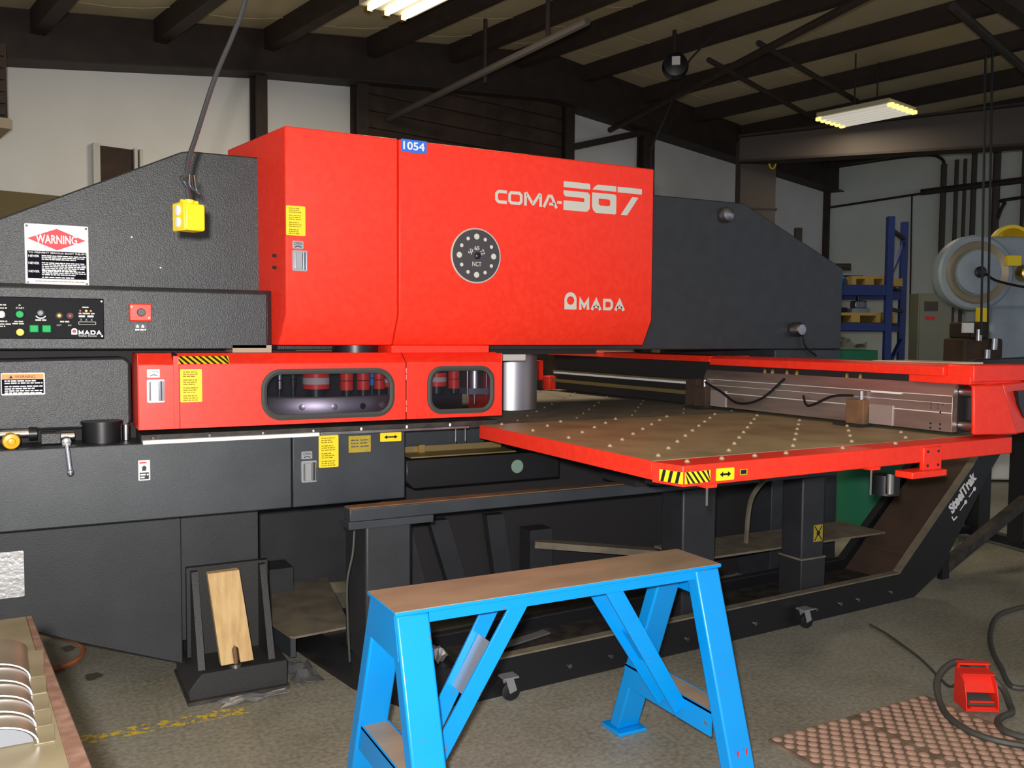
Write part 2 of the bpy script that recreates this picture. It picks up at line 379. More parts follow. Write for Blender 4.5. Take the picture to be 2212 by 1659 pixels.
# back wall: white panels above an olive band
mb = MB(); us = (-3, 5.12, 8.35, 15.1)
def wtop(u): return zc(u)-(.27 if u < 4 else .27+(u-4)/4*.16 if u < 8 else .35)
mb.hexa(bbox8(-3, 4, 9.0, 9.12, 2.57, wtop(-3), 2.57, wtop(4)), 'wall_white'); mb.hexa(bbox8(4, 8, 9.0, 9.12, 2.57, wtop(4), 2.57, wtop(8)), 'wall_white')
mb.hexa(bbox8(8, 15.1, 9.0, 9.12, 2.57, wtop(8), 2.57, wtop(15.1)), 'wall_white')
mb.hexa(bbox8(-3, 15.1, 9.0, 9.12, 0, 2.30), 'wall_tan')
wall_back = struct(mb.build('wall_back', smooth=False))
MB().hexa(bbox8(-3, 15.1, 8.97, 9.12, 2.30, 2.57), 'wall_band').build('wall_band', wall_back, smooth=False)
for u, w in ((3.95, .12), (5.15, .14), (8.36, .16), (9.98, .20)):
    mb = MB(); zt = zc(u)-.3
    mb.hexa(bbox8(u-w/2, u+w/2, 8.82, 8.85, 0, zt), 'iron'); mb.hexa(bbox8(u-.02, u+.02, 8.85, 8.97, 0, zt), 'iron'); mb.hexa(bbox8(u-w/2, u+w/2, 8.97, 8.995, 0, zt), 'iron')
    mb.build('wall_post', wall_back, smooth=False)
MB().bar(B(8.4, 8.86, 3.88), B(9.95, 8.86, 4.33), .07, .09, 'iron').build('wall_strut', wall_back, smooth=False)
# dark opening filled by a brown slatted shutter
door_1 = struct(MB().hexa(bbox8(5.22, 8.28, 8.92, 9.0, 0, 4.45), 'door_brown').build('door_1', smooth=False))
for k in range(11):
    z = 2.35 + k*.19; MB().hexa(bbox8(5.24, 8.26, 8.885, 8.93, z, z+.165), 'door_brown').build('slat', door_1, smooth=False)
# small dark window with pale frame
mb = MB(); mb.hexa(bbox8(2.36, 2.76, 8.97, 9.0, 2.2, 3.08), 'door_brown')
window_1 = struct(mb.build('window_1', smooth=False))
for u0, u1, z0, z1 in ((2.33, 2.39, 2.2, 3.09), (2.70, 2.73, 2.2, 3.09), (2.75, 2.78, 2.2, 3.09)):
    MB().hexa(bbox8(u0, u1, 8.93, 8.99, z0, z1), 'logo_grey').build('window_frame', window_1, smooth=False)
# right wall with conduit
A0 = Vector((13.0, 11.9, 0)); A1 = A0 + (Vector((14.43, 8.99, 0)) - Vector((13.12, 11.98, 0))).normalized()*11
wd = (A1-A0).normalized(); wn = Vector((-wd.y, wd.x, 0)); wn = -wn if wn.dot(Vector((-1, -1, 0))) < 0 else wn   # wn points into the hall
q = [A0, A1, A1-wn*.12, A0-wn*.12]
wall_right = struct(MB().hexa([v for v in q] + [v + Vector((0, 0, 4.55)) for v in q], 'wall_green').build('wall_right', smooth=False))
def RW(t, z, o=0.0): return A0 + wd*t + wn*o + Vector((0, 0, z))
mb = MB(); mb.bar(RW(.05, 0, .08), RW(.05, 4.6, .08), .12, .12, 'iron', up=wd); mb.build('wall_post', wall_right, smooth=False)
for t, z0, z1, r in ((2.05, 0, 4.3, .05), (2.25, 0, 4.35, .035), (2.38, 0, 4.35, .03), (2.52, 0, 4.5, .045), (2.86, 0, 4.5, .06), (3.25, 0, 4.4, .03), (3.4, 0, 4.4, .04), (3.62, 0, 4.4, .07), (3.75, 0, 4.4, .03), (3.95, 0, 4.4, .03)):
    MB().cyl(RW(t, z0, .09), RW(t, z1, .09), r, 'iron_lit', n=8).build('conduit', wall_right)
MB().tube([RW(.1, 3.72, .1), RW(1.7, 3.83, .1)], .022, 'iron', n=6, smooth=False).build('conduit', wall_right)
MB().tube([RW(1.7, 3.85, .12), RW(6.0, 4.0, .12)], .055, 'iron', n=8, smooth=False).build('conduit', wall_right)
MB().tube([RW(2.9, 3.3, .12), RW(3.0, 3.55, .12), RW(3.2, 3.62, .12), RW(6, 3.78, .12)], .03, 'iron', n=6).build('conduit', wall_right)
MB().tube([RW(.1, 4.45, .1), RW(1.6, 4.5, .1), RW(2.0, 4.4, .1), RW(2.05, 4.2, .1)], .03, 'iron', n=6).build('conduit', wall_right)
MB().tube([RW(1.55, 3.8, .1), RW(1.6, 0, .1)], .015, 'iron', n=6, smooth=False).build('conduit', wall_right)
# steel column and tapered beam in front of the corner
cx, cy = 9.04, 9.52
mb = MB(); mb.bar((8.82, 9.63, 0), (8.82, 9.63, 4.12), .03, .34, 'iron_lit', up=(.8, .6, 0)); mb.bar((9.26, 9.40, 0), (9.26, 9.40, 4.0), .03, .34, 'iron_lit', up=(.8, .6, 0))
col = struct(MB().hexa([Vector(v) for v in ((8.82, 9.62, 0), (9.26, 9.38, 0), (9.42, 9.66, 0), (8.98, 9.9, 0), (8.82, 9.62, 4.12), (9.26, 9.38, 4.0), (9.42, 9.66, 4.0), (8.98, 9.9, 4.12))], 'iron_lit').build('trim_1', smooth=False))
MB().hexa([Vector(v) for v in ((8.80, 9.62, 3.12), (9.28, 9.36, 3.12), (9.44, 9.66, 3.12), (8.96, 9.92, 3.12), (8.80, 9.62, 3.15), (9.28, 9.36, 3.15), (9.44, 9.66, 3.15), (8.96, 9.92, 3.15))], 'iron').build('splice_plate', col, smooth=False)
a = Vector((8.83, 9.64, 0)); b = Vector((11.6, 5.6, 0)); nn = Vector((.82, .57, 0))*.06
def beampt(p, z, k): return p + nn*k + Vector((0, 0, z))
mb = MB(); mb.hexa([beampt(a, 3.80, -1), beampt(b, 3.68, -1), beampt(b, 3.68, 1), beampt(a, 3.80, 1), beampt(a, 4.12, -1), beampt(b, 4.20, -1), beampt(b, 4.20, 1), beampt(a, 4.12, 1)], 'iron_lit')
mb.hexa([beampt(a, 3.77, -2.5), beampt(b, 3.65, -2.5), beampt(b, 3.65, 2.5), beampt(a, 3.77, 2.5), beampt(a, 3.80, -2.5), beampt(b, 3.68, -2.5), beampt(b, 3.68, 2.5), beampt(a, 3.80, 2.5)], 'iron')
mb.hexa([beampt(a, 4.12, -2.5), beampt(b, 4.20, -2.5), beampt(b, 4.20, 2.5), beampt(a, 4.12, 2.5), beampt(a, 4.15, -2.5), beampt(b, 4.23, -2.5), beampt(b, 4.23, 2.5), beampt(a, 4.15, 2.5)], 'iron')
struct(mb.build('trim_2', smooth=False))

# hanging services under the roof
def pipe(name, pts, r, label, cat, mt='iron', group=None): return tag(MB().tube(pts, r, mt, n=8, smooth=False).build(name), label, cat, group)
pipe('ceiling_rail', [B(5.5, 8.85, 3.80), B(5.3, 5.4, 3.95)], .035, 'slim brown rail hung below the roof above the red machine', 'rail', 'iron_lit')
for u, v, zb, lab in ((5.66, 7.25, 3.9, 'thin hanger rod dropping to the slim brown rail'), (5.35, 5.95, 3.95, 'short hanger rod at the near end of the slim brown rail')):
    pipe('hanger_rod', [B(u, v, zc(u)), B(u, v, zb)], .022, lab, 'rod')
pipe('sprinkler_pipe', [B(6.9, 3.0, 4.25), B(9.0, 8.7, 4.18)], .04, 'dark sprinkler pipe running under the roof towards the back wall', 'pipe')
pipe('sprinkler_pipe', [B(8.0, 3.6, 4.22), B(14.0, 4.3, 4.15)], .04, 'dark sprinkler pipe crossing the roof toward the right hand wall', 'pipe')
pipe('sprinkler_pipe', [B(8.0, 5.6, 4.4), B(13.0, 6.2, 4.2)], .03, 'thin dark pipe crossing the roof behind the ceiling lamp', 'pipe')
pipe('sprinkler_pipe', [B(8.2, 6.4, 4.45), B(12.5, 7.0, 4.25)], .03, 'thin dark pipe crossing the roof nearest the back wall', 'pipe')
pipe('drop_cable', [B(8.15, 6.2, 4.75), B(8.3, 6.75, 4.55), B(8.5, 7.1, 4.3), B(9.75, 8.6, 4.0), B(9.75, 8.6, 3.2)], .01, 'thin grey cable sagging from the roof past the round lamp', 'cable', 'grey_cord')
t = thing('round_lamp', 'small round black lamp hanging under the roof', 'lamp', B(7.92, 6.65, 4.2))
c0 = B(7.92, 6.65, 4.36)
MB().lathe(c0 - Vector((.10, .14, 0)), (.5, .7, 0), [(.05, 0), (.13, .02), (.15, .12), (.12, .22), (.04, .28)], 'black', 16).build('housing', t)
MB().bar(c0 - Vector((.12, .17, -.02)), c0 - Vector((.10, .145, -.02)), .09, .09, 'white').build('lens', t)
MB().tube([c0 + Vector((.05, .08, .1)), c0 + Vector((.05, .08, .45))], .025, 'iron', n=8, smooth=False).build('stem', t)
t = thing('unit_heater', 'brown louvred unit heater hung high at the left edge', 'heater', B(1.25, 8.05, 2.9))
MB().hexa(bbox8(.9, 1.44, 7.9, 8.5, 2.95, 3.55), 'door_brown').build('housing', t, smooth=False)
MB().hexa(bbox8(.9, 1.46, 7.88, 8.52, 2.90, 2.98), 'wall_tan').build('base_tray', t, smooth=False)
for k in range(6): MB().hexa(bbox8(.92, 1.42, 7.87, 7.9, 3.0+k*.09, 3.05+k*.09), 'iron').build('louvre', t, smooth=False)

def fixture(u, v, z, w, l, tubes, label, power, lit=True):
    t = thing('ceiling_light', label, 'ceiling light', B(u, v, z), 'fluorescent ceiling lights')
    MB().hexa(bbox8(u-w/2, u+w/2, v-l/2, v+l/2, z+.03, z+.08), 'fixture').build('housing', t, smooth=False)
    for k in range(tubes):
        uu = u - w/2 + w*(k+.5)/tubes
        MB().cyl(B(uu, v-l/2+.04, z+.01), B(uu, v+l/2-.04, z+.01), .019, 'tube' if lit else 'dead_tube', n=8).build('tube', t)
        for s in (-1, 1): MB().hexa(bbox8(uu-.025, uu+.025, v+s*l/2-.03, v+s*l/2+.03, z-.01, z+.03), 'brass' if lit else 'amber_end').build('lamp_holder', t, smooth=False)
    for du in (-w*.4, w*.4): MB().tube([B(u+du, v, z+.08), B(u+du, v, zc(u)+.1)], .01, 'iron', n=6, smooth=False).build('hanger', t)
    L = bpy.data.lights.new('fluorescent', 'AREA'); L.shape = 'RECTANGLE'; L.size = w; L.size_y = l; L.energy = power; L.color = (1.0, 0.86, 0.62)
    lo = bpy.data.objects.new('fluorescent', L); C.objects.link(lo); put(lo, B(u, v, z-.02), t); lo.rotation_euler = (0, 0, PH)
fixture(4.05, 5.62, 4.02, .50, 1.9, 3, 'bright three-tube ceiling light at the top of the photo', 110)
fixture(10.55, 5.78, 4.08, .68, .95, 6, 'six-tube ceiling light with yellow lamp ends above the beam', 22, False)

# ================================================================== turret punch press
press = thing('turret_punch_press', 'large red and charcoal turret punch press with bridge frame and lettered covers', 'punch press', (1.8, 3.9, 0))
YF = 3.20
RNG = random.Random(3)
# bridge frame -----------------------------------------------------
fr = MB().prism([(-.30, 1.255), (-.30, 1.605), (-.22, 1.645), (.47, 1.978), (.50, 1.985), (3.18, 2.0), (3.22, 1.985), (3.91, 1.70), (3.91, 1.255)], 'y', 3.44, 4.45, 'dark').build('bridge_beam', press, bevel=.006)
for a, b, z0 in ((-.30, .20, .50), (3.42, 3.91, .0)):
    MB().box(a, b, 3.60 if a < 0 else 3.44, 4.42, z0, 1.254, 'dark').build('frame_column', press, bevel=.006)
MB().prism([(-.30, .99), (-.30, 1.225), (.262, 1.235), (.285, 1.215), (.285, 1.005), (.262, .985)], 'y', 3.36, 3.60, 'dark').build('throat_housing', press, bevel=.01)
MB().box(-.30, .90, 3.50, 3.62, 1.18, 1.30, 'matte_black').build('gap_shade_block', press, smooth=False)  # added black block: the shade in the gap under the control box
for x, z in ((.395, 1.555), (.30, 1.66)):
    MB().cyl((x, 3.436, z), (x, 3.441, z), .003, 'latch_grey', n=8).build('rivet', fr)
# eye bolt and knob on the right hand end of the frame
MB().lathe((3.05, 3.43, 1.93), (0, -1, 0), [(.040, 0), (.040, .012), (.032, .028), (.013, .036)], 'steel', 16).build('lifting_boss', press)
MB().lathe((3.55, 3.43, 1.36), (0, -1, 0), [(.04, 0), (.04, .03), (.028, .05)], 'steel', 16).build('lifting_boss', press)
MB().tube([(3.6, 3.42, 1.33), (3.62, 3.42, 1.27), (3.7, 3.42, 1.22)], .006, 'black', n=6).build('air_hose', press)
# control box --------------------------------------------------------
mb = MB(); mb.prism([(3.30, 1.262), (3.30, 1.465), (3.315, 1.478), (3.445, 1.478), (3.445, 1.262)], 'x', -.30, .745, 'dark')
mb.hexa([(.745, 3.30, 1.262), (.795, 3.36, 1.262), (.795, 3.445, 1.262), (.745, 3.445, 1.262), (.745, 3.302, 1.478), (.795, 3.36, 1.478), (.795, 3.445, 1.478), (.745, 3.445, 1.478)], 'dark')
cb = mb.build('control_box', press, bevel=.004)
pan = MB().box(-.28, .197, 3.292, 3.301, 1.297, 1.433, 'panel_black').build('control_panel', press, bevel=.003, label='black control panel with buttons and lamps')
y = 3.2912
def round_button(x, z, r, mt, h=.014, rim='steel'):
    mb = MB(); mb.lathe((x, 3.292, z), (0, -1, 0), [(r*1.25, 0), (r*1.25, .004), (r*1.02, .006)], rim, 18); mb.lathe((x, 3.287, z), (0, -1, 0), [(r, 0), (r, h), (r*.85, h+.003)], mt, 18); return mb.build('push_button', pan)
round_button(-.105, 1.375, .011, 'steel'); round_button(-.052, 1.376, .012, 'green_button', rim='black'); round_button(-.052, 1.318, .012, 'yellow_box', rim='black')
for x in (-.022+.010, .024): 
    MB().box(x-.013, x+.013, 3.272, 3.292, 1.318, 1.342, 'green_button').build('push_button', pan, bevel=.003)
round_button(.008, 1.382, .008, 'black', rim='latch_grey')
for x, mt in ((.062, 'amber_lamp'), (.094, 'sign_red')):
    mb = MB(); mb.lathe((x, 3.292, 1.374), (0, -1, 0), [(.011, 0), (.011, .005), (.009, .007)], 'iron_lit', 16); mb.lathe((x, 3.286, 1.374), (0, -1, 0), [(.005, 0), (.004, .006)], mt, 12); mb.build('indicator_lamp', pan)
for x, mt in ((.125, 'sign_red'), (.143, 'amber_lamp'), (.157, 'orange')):
    MB().lathe((x, 3.292, 1.391), (0, -1, 0), [(.004, 0), (.003, .004)], mt, 10).build('indicator_lamp', pan)
mb = MB()   # printed legends
mb.text('START', (-.063, y, 1.394), .006, 'white', width=.024); mb.poly([(-.056, 1.405), (-.048, 1.405), (-.052, 1.409)], y, 'white')
for x0, x1, z in ((-.11, -.09, 1.404), (-.11, -.083, 1.394), (-.068, -.043, 1.351), (-.074, -.036, 1.344), (-.11, -.088, 1.351), (-.11, -.078, 1.342), (-.11, -.094, 1.335)):
    mb.words(x0, x1, z, .0045, y, 'logo_grey', RNG)
mb.stroke([(-.006, 1.372), (0, 1.366), (.008, 1.364), (.016, 1.366), (.022, 1.372)], .0035, y, 'white')
mb.words(-.008, .024, 1.356, .005, y, 'logo_grey', RNG); mb.words(.064, .094, 1.352, .005, y, 'logo_grey', RNG)
mb.text('OUT', (.054, y, 1.340), .005, 'logo_grey', width=.014); mb.text('IN', (.088, y, 1.340), .005, 'logo_grey', width=.009)
mb.words(.131, .156, 1.401, .005, y, 'logo_grey', RNG); mb.words(.120, .168, 1.380, .0055, y, 'logo_grey', RNG)
for x0 in (.120, .146): mb.quad(x0, x0+.019, 1.370, 1.376, y, 'white')
for x0 in (.124, .140, .156): mb.text('X', (x0, y, 1.358), .007, 'logo_grey', width=.006)
mb.ring(rrect(.119, .172, 1.345, 1.355, .002), rrect(.1205, .1705, 1.3463, 1.3537, .0015), y, 'logo_grey')
mb.build('legend', pan, smooth=False, normals=False)
def amada(mb, x0, z0, h, mt, y, w=None, dot=None):
    # arched A with a round hole, then M A D A in capitals two thirds as high
    r = h*.415; cx = x0 + r; n = 40; out = []; inn = []
    for k in range(n):
        a = 2*PI*k/n; c, s_ = math.cos(a), math.sin(a)
        if s_ >= 0: out.append((cx + r*c, z0 + h*.585 + r*s_))
        else:
            t = max(abs(c)/r*1.0, abs(s_)/(h*.585)); e = (c/t if abs(c)/r > abs(s_)/(h*.585) else c/(abs(s_)/(h*.585)))
            out.append((cx + max(-r, min(r, e)), z0 + h*.585 - min(h*.585, abs(s_)/t)))
        inn.append((cx + r*.60*c, z0 + h*.52 + r*.60*s_))
    mb.ring(out, inn, y, mt)
    if dot: mb.poly(circ(cx, z0 + h*.52, r*.42, 16), y, dot)
    H = h*.68; x = x0 + 2*r + h*.16; sw = H*.30; gap = H*.16; a = H*1.08
    mb.stroke([(x+sw/2, z0), (x+sw/2, z0+H*.86), (x+a*.5, z0+H*.28), (x+a-sw/2, z0+H*.86), (x+a-sw/2, z0)], sw*.92, y, mt); x += a + gap
    for ch in 'ADA':
        if ch == 'A':
            mb.stroke([(x+sw*.3, z0), (x+a*.5, z0+H*.84), (x+a-sw*.3, z0)], sw*.92, y, mt); mb.quad(x+a*.25, x+a*.75, z0+H*.16, z0+H*.36, y, mt)
        else:
            mb.stroke([(x+sw/2, z0+sw*.42), (x+sw/2, z0+H-sw*.42), (x+a*.70, z0+H-sw*.42), (x+a-sw*.45, z0+H*.68), (x+a-sw*.45, z0+H*.32), (x+a*.70, z0+sw*.42)], sw*.86, y, mt, closed=True)
        x += a + gap
    return x
mb = MB(); e = amada(mb, .097, 1.3115, .0215, 'white', y, dot='sign_red'); mb.text('TRIPLE TRACK', (.118, y, 1.3045), .0048, 'white', width=.056); mb.build('logo', pan, smooth=False, normals=False)
for z in (1.307, 1.424): MB().cyl((.19, 3.291, z), (.19, 3.289, z), .003, 'chrome', n=8).build('screw', pan)
es = MB().box(.275, .348, 3.285, 3.301, 1.359, 1.419, 'red').build('stop_switch', press, bevel=.004, label='red plate with black stop button')
MB().lathe((.3125, 3.285, 1.389), (0, -1, 0), [(.012, 0), (.014, .012), (.012, .018)], 'black', 18).build('push_button', es)
for x, z in ((.283, 1.408), (.338, 1.371)): MB().cyl((x, 3.285, z), (x, 3.283, z), .003, 'brass', n=8).build('screw', es)
mb = MB(); mb.quad(.293, .330, 1.326, 1.350, 3.2985, 'black')
for x in (.302, .319): mb.poly([(x-.004, 1.337), (x+.004, 1.337), (x+.005, 1.341), (x, 1.348), (x-.005, 1.341)], 3.298, 'white')
mb.words(.294, .329, 1.327, .005, 3.298, 'white', RNG); mb.build('symbol_label', es, smooth=False, normals=False)
# enamel warning plate ------------------------------------------------
x0, x1, z0, z1 = -.035, .160, 1.480, 1.687; yp = 3.432
mb = MB(); mb.prism(rrect(x0, x1, z0, z1, .004, 3), 'y', yp, 3.441, 'white'); y = yp - .001; cx = (x0+x1)/2
mb.poly([(x0+.008, 1.637), (cx, 1.6735), (x1-.009, 1.637), (cx, 1.600)], y, 'sign_red')
mb.text('WARNING', (cx-.064, y-.0005, 1.622), .030, 'white', width=.126, bold=.022)
mb.quad(x0+.007, x1-.007, 1.502, 1.596, y, 'print_black')
mb.text('TO PREVENT SERIOUS BODY INJURY', (x0+.010, y-.0005, 1.5855), .0075, 'white', width=.178, bold=.012)
for z, n in ((1.574, 3), (1.550, 5), (1.522, 3)):
    mb.text('NEVER', (x0+.010, y-.0005, z), .008, 'white', width=.033, bold=.02)
    for k in range(n): mb.words(x0+.050, x1-.010 - (.03 if k == n-1 else 0), z+.004-k*.0060, .0040, y-.0005, 'white', RNG)
mb.words(x0+.050, x1-.045, 1.5045, .0045, y-.0005, 'white', RNG); mb.words(x0+.03, x1-.015, 1.492, .003, y-.0005, 'mat_pink', RNG)
wp = mb.build('warning_plate', press, smooth=False, label='white enamel plate with red diamond reading WARNING')
for x in (x0+.007, x1-.007):
    for z in (z0+.008, z1-.008): MB().cyl((x, yp, z), (x, yp-.003, z), .004, 'black', n=10).build('rivet', wp)
# orange headed label on the throat housing
mb = MB(); mb.prism(rrect(-.112, .016, 1.109, 1.183, .004, 3), 'y', 3.357, 3.361, 'white'); y = 3.3564
mb.quad(-.110, .012, 1.163, 1.179, y, 'orange'); mb.quad(-.110, .012, 1.114, 1.162, y, 'print_black'); mb.text('WARNING', (-.072, y-.0004, 1.165), .010, 'iron', width=.060)
mb.poly([(-.089, 1.165), (-.077, 1.165), (-.083, 1.1755)], y-.0004, 'iron')
for k in range(6): mb.words(-.102, .009 - (.02 if k in (0, 3) else 0), 1.154-k*.0072 - (.004 if k > 1 else 0), .0048, y-.0004, 'white', RNG)
mb.build('warning_label', press, smooth=False, label='white label with orange WARNING band')

# upper red covers -----------------------------------------------------
def cover(xa, xb, skew_left):
    # closed shell: vertical front, lower strip raked back
    back = 3.74; xl = xa - (.10 if skew_left else 0)
    prof = [(YF, 1.392), (YF, 2.062), (back, 2.062), (back, 1.278), (YF+.062, 1.278)]
    L = [(xa - (xa-xl)*(yy-YF)/(back-YF), yy, zz) for yy, zz in prof]; Rr = [(xb, yy, zz) for yy, zz in prof]
    n = len(prof); fs = [[i, (i+1) % n, n+(i+1) % n, n+i] for i in range(n)] + [list(range(n)), list(range(n, 2*n))]
    return MB().add(L + Rr, fs, 'red').build('cover_panel', press, bevel=.005, smooth=True)
cl = cover(.790, 1.2185, True); cr = cover(1.2225, 2.428, False)
def yellow_label(parent, x0, x1, z0, z1, y):
    mb = MB(); mb.prism(rrect(x0, x1, z0, z1, .004, 3), 'y', y-.001, y+.0005, 'yellow'); h = (z1-z0); k = 0; lh = h/15.2
    for blk in range(4):
        for ln in range(3): mb.words(x0+.010, x1-.012 - RNG.random()*.012, z1 - lh*(1.55 + blk*3.65 + ln), lh*.52, y-.0014, 'label_ink', RNG)
    return mb.build('caution_label', parent, smooth=False)
def latch(parent, x, z, y, w=.056, h=.075, lab=True):
    mb = MB(); mb.prism(rrect(x, x+w, z, z+h, .006, 4), 'y', y-.008, y+.001, 'latch_grey')
    mb.prism(rrect(x+.007, x+w*.62, z+.008, z+h-.008, .002, 2), 'y', y-.014, y-.007, 'latch_grey')
    mb.cyl((x+w*.16, y-.013, z+.008), (x+w*.16, y-.013, z+h-.008), .0035, 'chrome', n=10)
    for k in (.72, .90): mb.cyl((x+w*k, y-.009, z+.006), (x+w*k, y-.009, z+h-.006), .0042, 'chrome', n=10)
    mb.box(x+w*.77, x+w*.85, y-.0085, y-.0075, z+.006, z+h-.006, 'black')
    mb.build('latch_handle', parent, bevel=.001)
    if lab:
        mb = MB(); lx = x + w*.04; mb.prism(rrect(lx, lx+.040, z+h+.006, z+h+.034, .003, 3), 'y', y-.001, y+.0005, 'latch_grey')
        mb.text('OPEN', (lx+.006, y-.0015, z+h+.020), .010, 'black', width=.029); mb.stroke([(lx+.009, z+h+.011), (lx+.015, z+h+.0145), (lx+.021, z+h+.0155), (lx+.027, z+h+.0145), (lx+.033, z+h+.011)], .003, y-.0015, 'black')
        mb.build('open_label', parent, smooth=False)
yellow_label(cl, .792, .862, 1.674, 1.780, YF); latch(cl, .812, 1.546, YF)
for z in (1.605, 1.562): MB().cyl((.775, 3.28, z), (.762, 3.28, z), .006, 'matte_black', n=8).build('bolt', cl)
mb = MB(); mb.box(1.231, 1.336, YF-.002, YF+.001, 2.016, 2.064, 'tag_blue'); mb.text('1054', (1.239, YF-.003, 2.025), .031, 'white', width=.088, bold=.02); mb.build('number_tag', cr, smooth=False, label='blue tag with white 1054')
# COMA-567 lettering
mb = MB(); y = YF - .0015; lw = .0125
def letters_coma():
    z0, z1 = 1.852, 1.906; a, b = z0+lw/2, z1-lw/2
    x = 1.634; mb.stroke([(x+.054, b), (x+.016, b), (x+lw*.5, b-.009), (x+lw*.5, a+.009), (x+.016, a), (x+.054, a)], lw, y, 'logo_grey')
    x = 1.694; mb.stroke([(x+.014, b), (x+.052, b), (x+.060, b-.008), (x+.060, a+.008), (x+.052, a), (x+.014, a), (x+lw*.5, a+.008), (x+lw*.5, b-.008)], lw, y, 'logo_grey', closed=True)
    x = 1.768; mb.stroke([(x+lw*.5, z0), (x+lw*.5, b), (x+.012, b+.002), (x+.040, a+.004), (x+.044, a+.004), (x+.072, b+.002), (x+.078, b), (x+.078, z0)], lw, y, 'logo_grey')
    x = 1.855; mb.stroke([(x+.006, z0), (x+.030, b), (x+.044, b), (x+.068, z0)], lw, y, 'logo_grey'); mb.quad(x+.032, x+.058, z0+.010, z0+.021, y, 'logo_grey')
    mb.quad(1.926, 1.949, z0+.020, z0+.031, y, 'logo_grey')
letters_coma()
s5 = 1.957; t = .026
mb.poly([(s5, 1.943), (s5+.133, 1.943), (s5+.133, 1.962), (s5+.128, 1.968), (s5, 1.968)], y, 'logo_grey')
mb.poly([(s5, 1.914), (s5+.010, 1.905), (s5+.100, 1.905), (s5+.104, 1.901), (s5+.104, 1.892), (s5+.100, 1.888), (s5, 1.888), (s5, 1.848), (s5+.118, 1.848), (s5+.132, 1.862), (s5+.132, 1.920), (s5+.122, 1.930), (s5, 1.930)], y, 'logo_grey')
s6 = 2.100
mb.poly([(s6+.002, 1.945), (s6+.125, 1.945), (s6+.125, 1.968), (s6+.030, 1.968), (s6+.015, 1.960)], y, 'logo_grey')
mb.ring([(s6+.000, 1.933), (s6+.060, 1.933), (s6+.118, 1.933), (s6+.126, 1.925), (s6+.126, 1.890), (s6+.126, 1.852), (s6+.120, 1.847), (s6+.060, 1.847), (s6+.020, 1.847), (s6+.006, 1.858), (s6, 1.875), (s6, 1.905)],
        [(s6+.034, 1.909), (s6+.060, 1.909), (s6+.088, 1.909), (s6+.094, 1.903), (s6+.094, 1.893), (s6+.094, 1.886), (s6+.088, 1.880), (s6+.060, 1.880), (s6+.042, 1.880), (s6+.036, 1.884), (s6+.034, 1.890), (s6+.034, 1.900)], y, 'logo_grey')
s7 = 2.232
mb.quad(s7, s7+.130, 1.944, 1.968, y, 'logo_grey'); mb.poly([(s7+.018, 1.848), (s7+.052, 1.848), (s7+.112, 1.929), (s7+.078, 1.929)], y, 'logo_grey')
mb.build('lettering', cr, smooth=False, normals=False, label='grey COMA-567 lettering')
mb = MB(); amada(mb, 1.967, 1.431, .073, 'logo_grey', y); mb.build('maker_logo', cr, smooth=False, normals=False, label='grey maker name with arched letter')
# round turret medallion
mx_, mz = 1.549, 1.636
mb = MB(); mb.lathe((mx_, YF+.002, mz), (0, -1, 0), [(.110, 0), (.110, .008), (.107, .011), (.104, .008)], 'logo_grey', 48); mb.lathe((mx_, YF, mz), (0, -1, 0), [(.104, 0), (.104, .0085)], 'medallion', 48)
md = mb.build('medallion', cr, label='round dark turret plate ringed with dots'); y = YF - .0093; mb = MB()
for k in range(12):
    a = PI/2 - k*PI/6; r = .0118 if k % 3 == 0 else .0075; mb.poly(circ(mx_ + .076*math.cos(a), mz + .076*math.sin(a), r, 14), y, 'logo_grey')
mb.text('NCT', (mx_-.019, y, mz-.042), .018, 'logo_grey', width=.040, bold=.01)
for k, ch in enumerate('50-60-72'):
    a = math.radians(160 - k*20); r = .022; ux = Vector((math.sin(a), 0, -math.cos(a))); uz = Vector((math.cos(a), 0, math.sin(a)))
    o = Vector((mx_, y, mz)) + uz*r - ux*.005
    if ch == '-': mb.text('.', o + uz*.006, .003, 'logo_grey', ux=ux, uz=uz)
    else: mb.text(ch, o, .017, 'logo_grey', width=.0105, ux=ux, uz=uz, bold=.01)
mb.build('print', md, smooth=False, normals=False)
MB().lathe((mx_+.004, YF-.008, mz), (0, -1, 0), [(.014, 0), (.012, .007), (.006, .011)], 'black', 16).build('centre_bolt', md)
# items between upper and lower covers
MB().box(.62, .76, 3.30, 3.44, 1.250, 1.277, 'wall_tan').build('spacer_block', press, smooth=False)
MB().cyl((1.10, 3.36, 1.249), (1.10, 3.36, 1.277), .09, 'black', n=24).build('drive_boss', press)
MB().box(1.20, 1.62, 3.22, 3.42, 1.249, 1.277, 'red').build('cover_skirt', press, smooth=False)
MB().cyl((2.06, 3.85, .957), (2.06, 3.85, 1.254), .13, 'turret_steel', n=40).build('ram_guide', press)
MB().box(1.80, 1.93, 3.46, 3.56, 1.205, 1.252, 'cabinet_white').build('junction_block', press, bevel=.006)
MB().box(1.66, 2.30, 3.45, 4.3, 1.235, 1.256, 'matte_black').build('under_plate', press, smooth=False)

